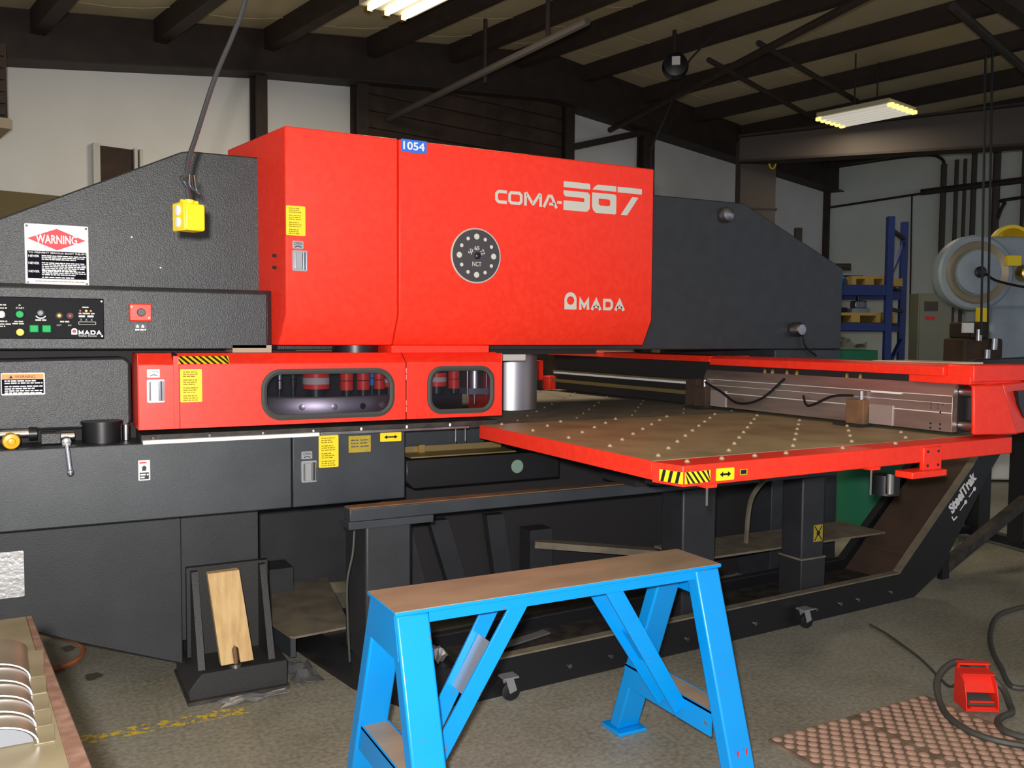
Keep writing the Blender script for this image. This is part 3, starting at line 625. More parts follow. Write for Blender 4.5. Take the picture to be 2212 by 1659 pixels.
# lower turret guard with two windows ---------------------------------------
guard = MB(); 
def guard_face(xa, xb, holes, name='guard_door'):
    mb = MB(); mb.plate([(xa, .990), (xb, .990), (xb, 1.212), (xa, 1.212)], holes, YF, YF+.004, 'red')
    mb.hexa([(xa, YF, 1.212), (xb, YF, 1.212), (xb, YF+.004, 1.211), (xa, YF+.004, 1.211), (xa, YF+.055, 1.249), (xb, YF+.055, 1.249), (xb, YF+.058, 1.246), (xa, YF+.058, 1.246)], 'red')
    mb.box(xa, xb, YF+.055, YF+.20, 1.245, 1.249, 'red')
    return mb
w1 = rrect(.705, 1.197, 1.012, 1.186, .065, 8); w2 = rrect(1.347, 1.628, 1.012, 1.190, .055, 8)
mb = guard_face(.293, .405, []); mb.box(.290, .294, YF, YF+.20, .990, 1.246, 'red'); g0 = mb.build('guard_door', press, bevel=.002)
mb = MB(); mb.box(.405, .423, YF+.008, YF+.02, .990, 1.24, 'red'); mb.build('guard_hinge_strip', press)
mb = guard_face(.423, 1.2515, [w1]); g1 = mb.build('guard_door', press, bevel=.0015)
mb = guard_face(1.2545, 1.672, [w2]); mb.box(1.669, 1.673, YF, YF+.20, .990, 1.246, 'red'); g2 = mb.build('guard_door', press, bevel=.0015)
def gasket(parent, x0, x1, z0, z1, r):
    o = rrect(x0-.006, x1+.006, z0-.006, z1+.006, r+.006, 8); i = rrect(x0+.013, x1-.013, z0+.013, z1-.013, r-.012, 8); n = len(o); mb = MB()
    vs = [(x, YF-.006, z) for x, z in o] + [(x, YF-.010, z) for x, z in rrect(x0+.003, x1-.003, z0+.003, z1-.003, r-.002, 8)] + [(x, YF-.004, z) for x, z in i] + [(x, YF+.006, z) for x, z in i] + [(x, YF, z) for x, z in o]
    fs = []
    for j in range(4): fs += [[j*n+k, j*n+(k+1) % n, (j+1)*n+(k+1) % n, (j+1)*n+k] for k in range(n)]
    fs += [[k, (k+1) % n, 4*n+(k+1) % n, 4*n+k] for k in range(n)]
    mb.add(vs, fs, 'rubber'); mb.build('gasket', parent)
    MB().plate(rrect(x0+.010, x1-.010, z0+.010, z1-.010, r-.010, 8), [], YF+.001, YF+.003, 'pane').build('pane', parent, smooth=False)
gasket(g1, .705, 1.197, 1.012, 1.186, .065); gasket(g2, 1.347, 1.628, 1.012, 1.190, .055)
latch(g0, .318, 1.083, YF, .057, .079); yellow_label(g1, .425, .497, 1.081, 1.195, YF)
mb = MB(); x0, x1, z0, z1 = .419, .592, 1.213, 1.239   # hazard tape on the chamfer
def chy(z): return YF + (z-1.212)/.037*.055 - .0015
mb.add([(x0, chy(z0), z0), (x1, chy(z0), z0), (x1, chy(z1), z1), (x0, chy(z1), z1)], [(0, 1, 2, 3)], 'yellow')
for k in range(-1, 9):
    a = x0 + k*.0216 + .006; q = [(a+.026, z0), (a+.036, z0), (a+.010, z1), (a, z1)]
    q = [(min(max(x, x0), x1), z) for x, z in q]; mb.add([(x, chy(z)-.001, z) for x, z in q], [(0, 1, 2, 3)], 'black')
mb.build('hazard_tape', g1, smooth=False, normals=False)
for z in (1.02, 1.045, 1.145, 1.17): MB().cyl((1.253, YF-.003, z), (1.253, YF-.003, z+.02), .004, 'red', n=8).build('hinge_knuckle', g2)
MB().cyl((1.30, YF, 1.003), (1.30, YF-.003, 1.003), .004, 'red', n=8).build('screw', g2)
MB().box(.30, 1.66, 3.56, 3.60, .97, 1.25, 'matte_black').build('guard_back', press, smooth=False)
# turret behind the glass
tcx, tcy = 1.035, 3.70
mb = MB(); mb.lathe((tcx, tcy, 0), (0, 0, 1), [(.30, 1.005), (.462, 1.005), (.465, 1.010), (.465, 1.075), (.460, 1.082), (.30, 1.082)], 'turret_steel', 72)
tur = mb.build('turret_disc', press)
for dx in (-.17, -.055, .055, .14):
    yy = tcy - math.sqrt(.465**2 - dx*dx); MB().lathe((tcx+dx, yy+.003, 1.045), (dx, -(tcy-yy), 0), [(.012, 0), (.012, .004), (.008, .005)], 'black' if dx == .055 else 'latch_grey', 14).build('dowel_plug', tur)
def tool(dx, r, z0, z1, mt, band=False, at=None):
    yy = tcy - math.sqrt(max(.42**2 - dx*dx, .01)); x = tcx + dx; mb = MB()
    if at: x, yy = at
    mb.cyl((x, yy, 1.080), (x, yy, z0), r*.7, 'black', n=16); mb.cyl((x, yy, z0), (x, yy, (z0+z1)/2-.003), r, mt, n=20); mb.cyl((x, yy, (z0+z1)/2), (x, yy, z1), r, mt, n=20)
    mb.cyl((x, yy, z1), (x, yy, z1+.02), r*.5, 'black', n=12)
    if band: mb.cyl((x, yy, z0+.018), (x, yy, z1-.018), r*1.02, 'logo_grey', n=20)
    mb.build('punch_tool', press)
tool(-.235, .012, 1.11, 1.18, 'chrome'); tool(-.19, .012, 1.12, 1.18, 'black'); tool(-.11, .050, 1.112, 1.172, 'red', True); tool(0.005, .025, 1.105, 1.180, 'red'); tool(.073, .025, 1.105, 1.180, 'red')
tool(.145, .022, 1.105, 1.180, 'red'); tool(.112, .010, 1.12, 1.18, 'bucket_blue'); tool(.195, .024, 1.11, 1.16, 'red', True); tool(0, .040, 1.11, 1.165, 'red', True, at=(1.432, 3.32)); tool(0, .024, 1.10, 1.18, 'red', at=(1.505, 3.31)); tool(-.30, .02, 1.1, 1.19, 'black'); tool(-.35, .02, 1.1, 1.19, 'black')
mb = MB(); mb.cyl((1.60, 3.31, 1.10), (1.60, 3.31, 1.215), .036, 'steel', n=24); mb.box(1.552, 1.645, 3.265, 3.355, 1.075, 1.10, 'latch_grey'); mb.cyl((1.60, 3.31, 1.03), (1.60, 3.31, 1.075), .007, 'chrome', n=10)
for dx in (-.047, .040, .056): mb.cyl((1.60+dx, 3.28, 1.07), (1.60+dx, 3.28, 1.215), .004, 'chrome', n=8)
mb.build('air_cylinder', press)
MB().box(1.664, 1.668, 3.22, 3.5, .995, 1.24, 'red').build('inner_shield', press, smooth=False)

# base of the press -----------------------------------------------------
MB().box(-.30, .806, YF, 3.60, .683, .945, 'dark_smooth').build('base_panel', press, bevel=.004)
bd = MB().box(.810, 1.248, YF, 3.60, .683, .952, 'dark_smooth').build('base_door', press, bevel=.004)
latch(bd, .840, .773, YF, .058, .080); yellow_label(bd, .907, .982, .823, .943, YF)
mb = MB(); mb.box(1.021, 1.108, YF-.002, YF+.001, .873, .936, 'ochre')
for k in range(3):
    for xa, xb in ((1.03, 1.06), (1.066, 1.10)): mb.words(xa, xb, .917-k*.012, .005, YF-.0025, 'iron_lit', RNG)
mb.build('worn_label', bd, smooth=False)
def arrow_label(parent, x0, x1, z0, z1, y, name='arrow_label'):
    mb = MB(); mb.prism(rrect(x0, x1, z0, z1, .003, 3), 'y', y-.002, y+.0005, 'yellow'); c = (z0+z1)/2; h = (z1-z0)*.18
    a, b = x0+(x1-x0)*.18, x0+(x1-x0)*.82
    mb.quad(a+h*1.5, b-h*1.5, c-h*.45, c+h*.45, y-.0025, 'black'); mb.poly([(a, c), (a+h*2, c-h*1.3), (a+h*2, c+h*1.3)], y-.0025, 'black'); mb.poly([(b, c), (b-h*2, c-h*1.3), (b-h*2, c+h*1.3)], y-.0025, 'black')
    return mb.build(name, parent, smooth=False)
arrow_label(bd, 1.146, 1.232, .908, .942, YF)
bar = MB().box(.303, .908, YF-.012, YF+.03, .942, .956, 'white').build('edge_bar', press, bevel=.002, label='pale metal edge bar')
MB().box(.911, 1.52, YF-.010, YF+.03, .944, .956, 'steel').build('edge_bar', press, bevel=.002)
for k in range(14):
    x = .34 + k*.092; MB().lathe((x, YF+.012 + .02*(k % 2), .957), (0, 0, 1), [(.009, 0), (.009, .009), (.004, .011)], 'steel', 8).build('bed_bolt', press)
MB().box(.30, 1.66, YF+.01, 3.56, .945, .972, 'grime').build('lower_turret_bed', press, smooth=False)
# odd small label with house mark
mb = MB(); mb.prism(rrect(.288, .325, .820, .889, .002, 2), 'y', YF-.002, YF+.0005, 'white'); y = YF - .0026
mb.words(.292, .321, .878, .006, y, 'sign_red', RNG); mb.poly([(.300, .853), (.313, .853), (.313, .863), (.316, .863), (.3065, .871), (.297, .863), (.300, .863)], y, 'black')
mb.quad(.292, .321, .824, .847, y, 'black'); mb.words(.294, .320, .837, .006, y-.0004, 'white', RNG); mb.words(.294, .315, .828, .006, y-.0004, 'white', RNG)
mb.build('base_label', press, smooth=False, label='small white label with black house mark')
# recess at left with chrome rod, yellow knob, black cylinder, crank handle
MB().box(-.30, .30, 3.40, 3.60, .945, 1.0, 'matte_black').build('recess_back', press, smooth=False)
mb = MB(); mb.cyl((-.28, 3.30, .986), (-.035, 3.30, .986), .014, 'chrome', n=16); mb.cyl((-.035, 3.30, .984), (-.01, 3.30, .984), .022, 'black', n=16); mb.cyl((.045, 3.30, .972), (.10, 3.30, .972), .015, 'chrome', n=16); mb.build('cross_shaft', press)
MB().box(.0, .06, 3.28, 3.36, .948, .985, 'dark').build('shaft_block', press, bevel=.003)
mb = MB(); mb.lathe((-.088, 3.27, .971), (.1, -1, -.02), [(.016, 0), (.024, .01), (.026, .05), (.023, .058), (.012, .060), (.010, .066), (.004, .067)], 'amber_knob', 24); mb.build('knob', press)
mb = MB(); mb.cyl((.185, 3.31, .946), (.185, 3.31, 1.008), .062, 'black', n=32); mb.cyl((.185, 3.31, 1.008), (.185, 3.31, 1.018), .066, 'black', n=32); mb.build('oil_cup', press)
MB().cyl((.262, 3.33, .946), (.262, 3.33, 1.0), .014, 'steel', n=12).build('pin', press)
mb = MB(); a = Vector((.073, 3.175, .965)); b = Vector((.082, 3.165, .868)); mb.lathe(a, (0, -1, 0), [(.014, -.012), (.014, .006), (.007, .008)], 'chrome', 20); mb.cyl(a, b, .0075, 'chrome', n=12)
mb.lathe(b - Vector((0, 0, .012)), (0, 0, 1), [(.003, -.002), (.009, .002), (.011, .010), (.009, .018), (.003, .022)], 'chrome', 14); mb.build('crank_handle', press)
# side plate, floor plinth
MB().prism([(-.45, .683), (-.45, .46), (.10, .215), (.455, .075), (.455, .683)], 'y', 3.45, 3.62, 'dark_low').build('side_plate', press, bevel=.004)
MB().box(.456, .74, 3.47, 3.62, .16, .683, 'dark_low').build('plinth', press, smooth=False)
MB().box(-.40, .74, 3.43, 3.449, .640, .683, 'matte_black').build('shadow_gap_strip', press, smooth=False)  # black strip added for the shadow gap under the base panel
MB().box(1.30, 3.42, 3.62, 4.40, .12, .940, 'matte_black').build('base_block', press, smooth=False)
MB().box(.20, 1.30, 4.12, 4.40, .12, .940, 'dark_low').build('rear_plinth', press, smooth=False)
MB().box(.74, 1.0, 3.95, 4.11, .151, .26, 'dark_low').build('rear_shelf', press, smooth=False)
MB().box(2.64, 3.93, 3.13, 3.43, .285, .295, 'dust').build('drip_tray', press, smooth=False)
for x in (.5, 1.9, 3.2): MB().box(x, x+.2, 3.68, 4.3, 0, .12, 'matte_black').build('base_foot', press, smooth=False)
mb = MB(); mb.prism(rrect(-.30, -.060, .405, .565, .004, 2), 'y', 3.446, 3.451, 'foil'); mb.text('AUTION', (-.127, 3.4455, .545), .006, 'black', width=.028)
dp = mb.build('data_plate', press, smooth=False, label='crinkled silver data plate'); MB().cyl((-.068, 3.446, .553), (-.068, 3.443, .553), .004, 'brass', n=10).build('screw', dp)
# recess right of the door: pan, rods, guide
MB().box(1.252, 1.70, 3.42, 3.45, .70, .945, 'dark_smooth').build('inner_plate', press, smooth=False)
for x in (1.555, 1.60): MB().cyl((x, 3.40, .80), (x, 3.40, .95), .006, 'chrome', n=10).build('guide_rod', press)
mb = MB(); mb.box(1.28, 1.75, 3.22, 3.36, .833, .838, 'bronze_edge'); mb.box(1.28, 1.75, 3.355, 3.36, .838, .862, 'bronze_edge'); mb.box(1.36, 1.385, 3.33, 3.36, .838, .87, 'brass'); mb.build('chip_pan', press, smooth=False)
MB().prism([(1.252, .745), (1.285, .715), (1.95, .715), (1.95, .828), (1.252, .828)], 'y', 3.20, 3.40, 'black').build('drawer_box', press, bevel=.004)
MB().lathe((1.745, 3.20, .775), (0, -1, 0), [(.028, 0), (.028, .003), (.022, .0035), (.022, .002)], 'lens_green', 20).build('cover_disc', press)
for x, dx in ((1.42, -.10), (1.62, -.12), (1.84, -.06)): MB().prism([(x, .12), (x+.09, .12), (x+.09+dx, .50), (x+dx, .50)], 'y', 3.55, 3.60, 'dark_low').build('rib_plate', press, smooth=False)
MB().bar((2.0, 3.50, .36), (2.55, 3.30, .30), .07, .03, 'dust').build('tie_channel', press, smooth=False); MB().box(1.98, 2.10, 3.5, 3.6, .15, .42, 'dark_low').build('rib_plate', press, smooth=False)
# machine foot with gussets
ft = MB().prism([(.445, .012), (.795, .012), (.795, .105), (.49, .105), (.445, .05)], 'y', 3.235, 3.56, 'foot_black').build('anchor_foot', press, bevel=.004)
MB().box(.44, .80, 3.22, 3.58, 0, .014, 'grime').build('shim_plate', ft, smooth=False)
for x in (.495, .745): MB().prism([(3.27, .105), (3.45, .105), (3.45, .43), (3.41, .43)], 'x', x-.012, x+.012, 'foot_black').build('gusset', ft, smooth=False)
MB().box(.47, .77, 3.44, 3.47, .10, .44, 'foot_black').build('foot_back', ft, smooth=False)
mb = MB(); mb.cyl((.612, 3.262, .104), (.612, 3.262, .116), .028, 'steel', n=20); mb.cyl((.612, 3.262, .116), (.606, 3.262, .185), .010, 'rail_rust', n=12); mb.build('anchor_bolt', ft)
# table centre behind the front side table
MB().box(1.68, 3.50, 3.215, 5.15, .900, .953, 'dust').build('centre_table', press, smooth=False)

# wooden block leaning on the foot
wx = Vector((-.111, 0, .990)); 
def WP(s, t, y): return Vector((.616, y, .120)) + Vector((1, 0, .02))*s + wx*t
out = [(-.058, 0), (-.012, 0), (-.012, .052), (-.006, .060), (.004, .060), (.010, .052), (.010, 0), (.058, 0.0), (.054, .335), (-.058, .335)]
tri = tessellate_polygon([[Vector((a, b, 0)) for a, b in out]]); n = len(out)
vs = [WP(a, b, 3.245 + b*.12) for a, b in out] + [WP(a, b, 3.283 + b*.12) for a, b in out]
tag(MB().add(vs, [tuple(t) for t in tri] + [tuple(n+i for i in t) for t in tri] + [[i, (i+1) % n, n+(i+1) % n, n+i] for i in range(n)], 'wood').build('wood_block', bevel=.002), 'short pale wooden board notched over the bolt of the machine foot', 'wood block')

# ================================================================== worktable
table = thing('press_worktable', 'wide brown ball table with red edge in front of the press', 'work table', (2.38, 2.6, .66))
ZT = .955
top = MB().prism([(1.580, 2.065), (3.12, 2.095), (3.12, 3.205), (1.580, 3.205)], 'z', ZT-.03, ZT, 'tabletop').build('table_top', table, smooth=False)
mb = MB(); mb.prism([(1.572, 2.060), (1.580, 2.065), (1.580, 3.205), (1.572, 3.205)], 'z', .900, ZT, 'red'); mb.build('side_rail', table, bevel=.002)
mb = MB(); mb.prism([(1.572, 2.060), (1.598, 1.950), (3.195, 2.000), (3.195, 2.100), (1.600, 2.066)], 'z', .893, ZT-.001, 'red'); fr_ = mb.build('front_rail', table, bevel=.003)
MB().box(1.85, 3.05, 2.35, 3.15, .86, .90, 'matte_black').build('under_frame', table, smooth=False)
MB().bar((1.75, 2.30, .868), (2.9, 2.30, .868), .06, .06, 'black').build('under_brace', table, smooth=False)
# studs
first = None
spots = []
for i in range(11):
    for j in range(9):
        if (i + j) % 2 == 0:
            x, yv = 1.657 + .1405*i, 2.140 + .1290*j
            if x < 3.0 and yv < 3.19: spots.append((x, yv, ZT))
for i in range(4): spots.append((1.66 + .135*i, 2.008 + .004*i, ZT-.001))
spots += [(2.33, 2.03, ZT-.001), (2.60, 2.04, ZT-.001)]
for sx, sy, sz in spots:
    if first is None: first = MB().dome((sx, sy, sz), .0085, .009, 'stud', 8, 3).build('ball_stud', table)
    else: clone(first, (sx, sy, sz), table)
far = MB().dome((1.80, 3.30, .953), .0065, .008, 'bronze_edge', 8, 3).build('ball_stud', press)
for i in range(9):
    for j in range(10):
        if (i + j) % 2 == 0 and i + j: clone(far, (1.80 + .15*i, 3.30 + .18*j, .953), press)
# printing and hardware of the front rail
def fy(x): return 1.950 + (x-1.598)/(3.195-1.598)*.05
mb = MB(); x0, x1, z0, z1 = 1.604, 1.700, .902, .936
mb.add([(x0, fy(x0)-.001, z0), (x1, fy(x1)-.001, z0), (x1, fy(x1)-.001, z1), (x0, fy(x0)-.001, z1)], [(0, 1, 2, 3)], 'yellow')
for k in range(-2, 6):
    a = x0 + k*.0195 + .002; q = [(min(max(x, x0), x1), z) for x, z in ((a+.028, z0), (a+.037, z0), (a+.009, z1), (a, z1))]; mb.add([(x, fy(x)-.0018, z) for x, z in q], [(0, 1, 2, 3)], 'black')
# the tape folds round the cut corner
def cp(t, z): return (1.598 - .026*t - .001, 1.950 + .11*t - .001, z)
mb.add([cp(0, z0), cp(.75, z0), cp(.75, z1), cp(0, z1)], [(0, 1, 2, 3)], 'yellow')
for t in (.05, .28, .51): mb.add([tuple(Vector(cp(t+.10, z0)) - Vector((.0008, .0004, 0))), tuple(Vector(cp(t+.20, z0)) - Vector((.0008, .0004, 0))), tuple(Vector(cp(t+.12, z1)) - Vector((.0008, .0004, 0))), tuple(Vector(cp(t+.02, z1)) - Vector((.0008, .0004, 0)))], [(0, 1, 2, 3)], 'black')
mb.build('hazard_tape', fr_, smooth=False, normals=False)
arrow_label(fr_, 1.722, 1.790, .902, .938, fy(1.75)-.001)
mb = MB(); mb.quad(1.815, 1.845, .912, .930, fy(1.83)-.0015, 'ochre'); mb.quad(1.819, 1.840, .915, .927, fy(1.83)-.002, 'black'); mb.build('worn_label', fr_, smooth=False, normals=False)
jb = MB().box(2.60, 2.78, 1.975, 2.09, .905, .950, 'red')
yb = fy(2.69)
mb = MB(); mb.box(2.665, 2.76, yb-.008, yb+.01, .862, .945, 'red'); mb.box(2.58, 2.76, yb-.03, yb+.04, .845, .868, 'red'); jb = mb.build('joint_bracket', table, bevel=.003)
for x in (2.685, 2.74):
    for z in (.882, .93): MB().cyl((x, yb-.008, z), (x, yb-.010, z), .005, 'matte_black', n=8).build('bolt', jb)
for x, yy, z0 in ((1.70, 1.966, .83), (2.42, 1.99, .80)):
    mb = MB(); mb.cyl((x, yy, z0), (x, yy, .895), .004, 'chrome', n=8); mb.build('adjust_rod', table); MB().box(x-.02, x+.02, yy-.02, yy+.02, .885, .895, 'red').build('rod_lug', table, smooth=False)
mb = MB(); mb.cyl((2.62, 2.09, .77), (2.62, 2.09, .84), .045, 'black', n=20); mb.cyl((2.59, 2.05, .78), (2.59, 2.05, .85), .014, 'chrome', n=12); mb.build('drive_motor', table)
# guide rail and three pedestals under the table
rail = MB().box(.945, 3.35, 2.95, 3.02, .663, .708, 'dark_smooth').build('guide_rail', table, bevel=.003)
MB().box(.947, 3.34, 2.957, 3.013, .7075, .7115, 'rail_rust').build('running_surface', rail, smooth=False)
MB().box(.94, 1.26, 2.945, 3.05, .636, .663, 'dark_smooth').build('rail_plate', table, bevel=.002)
MB().prism([(2.10, .715), (2.34, .715), (2.40, .86), (2.10, .86)], 'y', 2.86, 3.1, 'matte_black').build('roller_bracket', table, smooth=False)
MB().bar((2.02, 2.3, .87), (2.3, 2.95, .72), .10, .07, 'matte_black').build('roller_bracket', table, smooth=False)
for x0, x1, yb_, zb_ in ((1.003, 1.174, 3.19, .141), (2.422, 2.605, 3.10, .086), (3.13, 3.275, 3.08, .086)):
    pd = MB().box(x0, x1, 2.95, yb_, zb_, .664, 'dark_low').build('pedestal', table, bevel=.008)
    if x0 > 3: pass
ms = MB(); ms.box(3.205, 3.262, 2.947, 2.951, .355, .435, 'ochre'); ms.stroke([(3.21, .36), (3.257, .43)], .006, 2.9465, 'black'); ms.stroke([(3.21, .43), (3.257, .36)], .006, 2.9465, 'black'); ms.poly(circ(3.233, .395, .012, 12), 2.946, 'black')
ms.build('warning_label', pd, smooth=False, label='yellow label with black cross')
MB().box(3.124, 3.281, 2.944, 3.086, .086, .275, 'foot_black').build('pedestal_shoe', table, bevel=.004)
MB().box(3.122, 3.283, 2.942, 3.088, .275, .283, 'dust').build('shoe_plate', table, smooth=False)

# ================================================================== sheet carriage
car = thing('sheet_carriage', 'sheet carriage with brown steel bar, grip clamps and red cover across the table', 'carriage', (3.03, 3.4, .957))
XC = 3.0
bar_ = MB().box(XC, XC+.03, 2.112, 3.51, .968, 1.105, 'carriage_steel').build('clamp_bar', car, bevel=.002)
MB().prism([(XC, 1.105), (XC+.03, 1.105), (XC+.03, 1.15), (XC+.018, 1.15)], 'y', 2.112, 3.51, 'carriage_steel').build('bar_bevel', car, smooth=False)
for z, h in ((1.103, .003), (1.038, .004), (1.075, .002)): MB().box(XC-.002, XC+.001, 2.115, 3.48, z, z+h, 'logo_grey').build('groove', bar_, smooth=False)
for yv, z in ((2.20, 1.07), (2.17, 1.07), (2.15, 1.07), (2.20, 1.055), (2.17, 1.055), (2.16, 1.04), (2.20, .995), (2.16, .995), (2.2, .978), (2.16, .978)):
    MB().cyl((XC, yv, z), (XC-.002, yv, z), .004, 'steel' if z > 1.05 else 'black', n=8).build('bolt_hole', bar_)
for yv in (2.53, 3.50):
    mb = MB(); mb.box(XC-.035, XC+.002, yv-.045, yv+.045, .962, 1.065, 'rail_rust' if yv < 3 else 'door_brown'); cp_ = mb.build('grip_clamp', car, bevel=.003)
    MB().box(XC-.07, XC, yv-.06, yv+.08, .957, .966, 'matte_black').build('jaw', cp_, smooth=False)
    MB().cyl((XC-.02, yv-.02, 1.065), (XC-.02, yv-.02, 1.10), .008, 'chrome', n=10).build('clamp_pin', cp_)
    MB().tube([(XC-.02, yv-.02, 1.09), (XC-.03, yv-.15, 1.05), (XC-.03, yv-.28, 1.0), (XC-.02, yv-.42, 1.03), (XC-.005, yv-.55, 1.13)] if yv > 3 else [(XC-.02, yv+.02, 1.08), (XC-.03, yv+.12, 1.07), (XC-.03, yv+.25, 1.02), (XC-.01, yv+.3, 1.06)], .006, 'black', n=6).build('air_hose', cp_)
    MB().box(XC-.006, XC, yv-.16, yv-.05, .97, 1.05, 'reflection_metal').build('reflection_plate', bar_, smooth=False)  # added pale plate, painted reflection on the bar beside the clamp
MB().box(XC-.012, XC, 2.33, 2.47, 1.098, 1.106, 'white').build('stop_finger', car, bevel=.001)
for yv in (2.55, 2.62, 2.9, 2.96, 3.05, 3.1): MB().lathe((XC+.02, yv, 1.150), (0, 0, 1), [(.008, 0), (.008, .012), (.004, .02)], 'brass', 8).build('air_fitting', car)
MB().box(XC+.03, XC+.18, 2.11, 5.05, .965, 1.20, 'matte_black').build('carriage_beam', car, smooth=False)
MB().box(XC+.06, XC+.10, 2.03, 2.112, .975, 1.14, 'black').build('bearing_block', car, bevel=.003)
for z in (.995, 1.12): MB().cyl((XC+.05, 2.022, z), (XC+.05, 2.112, z), .02, 'steel', n=12).build('slide_shaft', car)
sc = MB().box(XC+.005, XC+.035, 3.63, 5.03, 1.085, 1.092, 'bronze_edge').build('rack_rail', car, smooth=False)
t0 = None
for k in range(70):
    yv = 3.65 + k*.0195
    if t0 is None: t0 = MB().cyl((XC-.004, yv, 1.076), (XC+.03, yv, 1.076), .0062, 'white', n=8).build('rack_pin', sc)
    else: clone(t0, (WL[t0.name].x, yv, WL[t0.name].z), sc)
MB().box(XC, XC+.03, 3.63, 5.03, 1.015, 1.035, 'bronze_edge').build('slide_rail', car, smooth=False)
MB().box(XC-.01, XC+.05, 3.56, 3.64, .96, 1.10, 'door_brown').build('stop_block', car, smooth=False)
MB().box(XC-.02, XC+.05, 5.03, 5.12, .96, 1.05, 'red').build('end_stop', car, bevel=.004)
MB().box(XC-.05, XC+.0, 5.14, 5.25, 1.02, 1.15, 'red').build('end_stop', car, bevel=.004)
MB().box(XC-.06, XC-.03, 5.1, 5.3, .95, 1.02, 'black').build('end_post', car, smooth=False)
MB().prism([(XC-.01, 1.192), (XC+.26, 1.192), (XC+.26, 1.222), (XC+.0, 1.222)], 'y', 3.46, 5.07, 'red').build('top_cover', car, bevel=.003)
tc2 = MB().prism([(XC-.02, 1.178), (XC+.30, 1.178), (XC+.30, 1.212), (XC+.02, 1.226), (XC-.02, 1.212)], 'y', 2.14, 3.445, 'red').build('top_cover', car, bevel=.003)
MB().box(XC+.03, XC+.26, 2.17, 2.5, 1.2135, 1.2275, 'plastic_clear').build('clear_plate', tc2, smooth=False)
MB().box(XC-.005, XC+.3, 2.04, 2.30, 1.150, 1.180, 'red').build('cover_lip', car, bevel=.003)
MB().box(XC+.0, XC+.34, 2.03, 2.139, 1.160, 1.222, 'red').build('cover_end', car, bevel=.004)
mb = MB(); mb.hexa([(2.968, 2.0, .972), (3.19, 1.975, .966), (3.20, 2.0, .966), (2.972, 2.016, .972), (2.965, 2.005, 1.150), (3.115, 1.995, 1.152), (3.125, 2.02, 1.152), (2.969, 2.021, 1.150)], 'red'); mb.hexa([(3.10, 1.995, .966), (3.19, 1.976, .966), (3.34, 2.13, .966), (3.10, 2.13, .966), (3.09, 2.0, 1.152), (3.115, 1.996, 1.152), (3.30, 2.13, 1.152), (3.09, 2.13, 1.152)], 'red'); mb.build('end_cover', car, bevel=.006)
mb = MB(); mb.hexa([(3.196, 1.985, .966), (3.40, 2.03, .966), (3.45, 2.3, .966), (3.25, 2.2, .966), (3.125, 2.0, 1.152), (3.40, 2.05, 1.160), (3.45, 2.3, 1.160), (3.2, 2.2, 1.152)], 'red'); ec = mb.build('pendant_box', car, bevel=.006)
mb = MB(); P0 = Vector((3.205, 1.998, 1.125)); ux = Vector((.275, .047, 0)).normalized()
pts = [P0, P0 + ux*.16, P0 + ux*.16 + Vector((0, 0, -.13)), P0 + ux*.055 + Vector((0, .0, -.10)), P0 + ux*.015 + Vector((0, 0, -.05))]
pts = [q + Vector((.0, -.006, 0)) for q in pts]; bk = [q + Vector((0, .02, 0)) for q in pts]; n = 5
mb.add(pts + bk, [list(range(n)), list(range(n, 2*n))] + [[i, (i+1) % n, n+(i+1) % n, n+i] for i in range(n)], 'black'); kp = mb.build('key_plate', ec, smooth=False)

# ================================================================== chip conveyor
conv = thing('chip_conveyor', 'long low black chip conveyor rising to the right under the table', 'conveyor', (2.9, 3.0, 0))
th = math.atan2(.13, 2.43)
def CV(s, o, z): return Vector((1.42 + s*math.cos(th) - o*math.sin(th), 2.795 + s*math.sin(th) + o*math.cos(th), z))
prof = [(-.12, 0), (2.49, 0), (2.70, .10), (3.13, .60), (3.60, 1.04), (4.1, 1.06), (4.1, 1.20), (3.50, 1.19), (2.97, .65), (2.36, .14), (-.12, .14)]
def cplate(o0, o1, pr, mt, name, parent=conv, **k):
    n = len(pr); vs = [CV(s, o0, z) for s, z in pr] + [CV(s, o1, z) for s, z in pr]
    tri = tessellate_polygon([[Vector((a, b, 0)) for a, b in pr]])
    return MB().add(vs, [tuple(t) for t in tri] + [tuple(n+i for i in t) for t in tri] + [[i, (i+1) % n, n+(i+1) % n, n+i] for i in range(n)], mt).build(name, parent, smooth=False, **k)
f_side = cplate(0, .018, prof, 'black', 'side_channel'); cplate(.34, .358, prof, 'black', 'side_channel')
top_line = [(-.12, .14), (2.36, .14), (2.97, .65), (3.50, 1.19), (4.1, 1.20)]
for o0, o1, mt in ((-.006, .035, 'dust'), (.325, .365, 'matte_black')):
    for (s0, z0), (s1, z1) in zip(top_line[:-1], top_line[1:]):
        MB().hexa([CV(s0, o0, z0), CV(s1, o0, z1), CV(s1, o1, z1), CV(s0, o1, z0), CV(s0, o0, z0+.006), CV(s1, o0, z1+.006), CV(s1, o1, z1+.006), CV(s0, o1, z0+.006)], mt).build('flange', conv, smooth=False)
bl = [(-.12, .085), (2.39, .085), (3.0, .60), (3.55, 1.13), (4.1, 1.15)]
for k, ((s0, z0), (s1, z1)) in enumerate(zip(bl[:-1], bl[1:])):
    MB().hexa([CV(s0, .018, z0-.02), CV(s1, .018, z1-.02), CV(s1, .34, z1-.02), CV(s0, .34, z0-.02), CV(s0, .018, z0), CV(s1, .018, z1), CV(s1, .34, z1), CV(s0, .34, z0)], 'grime' if k != 1 else 'door_brown').build('belt_section', conv, smooth=False)
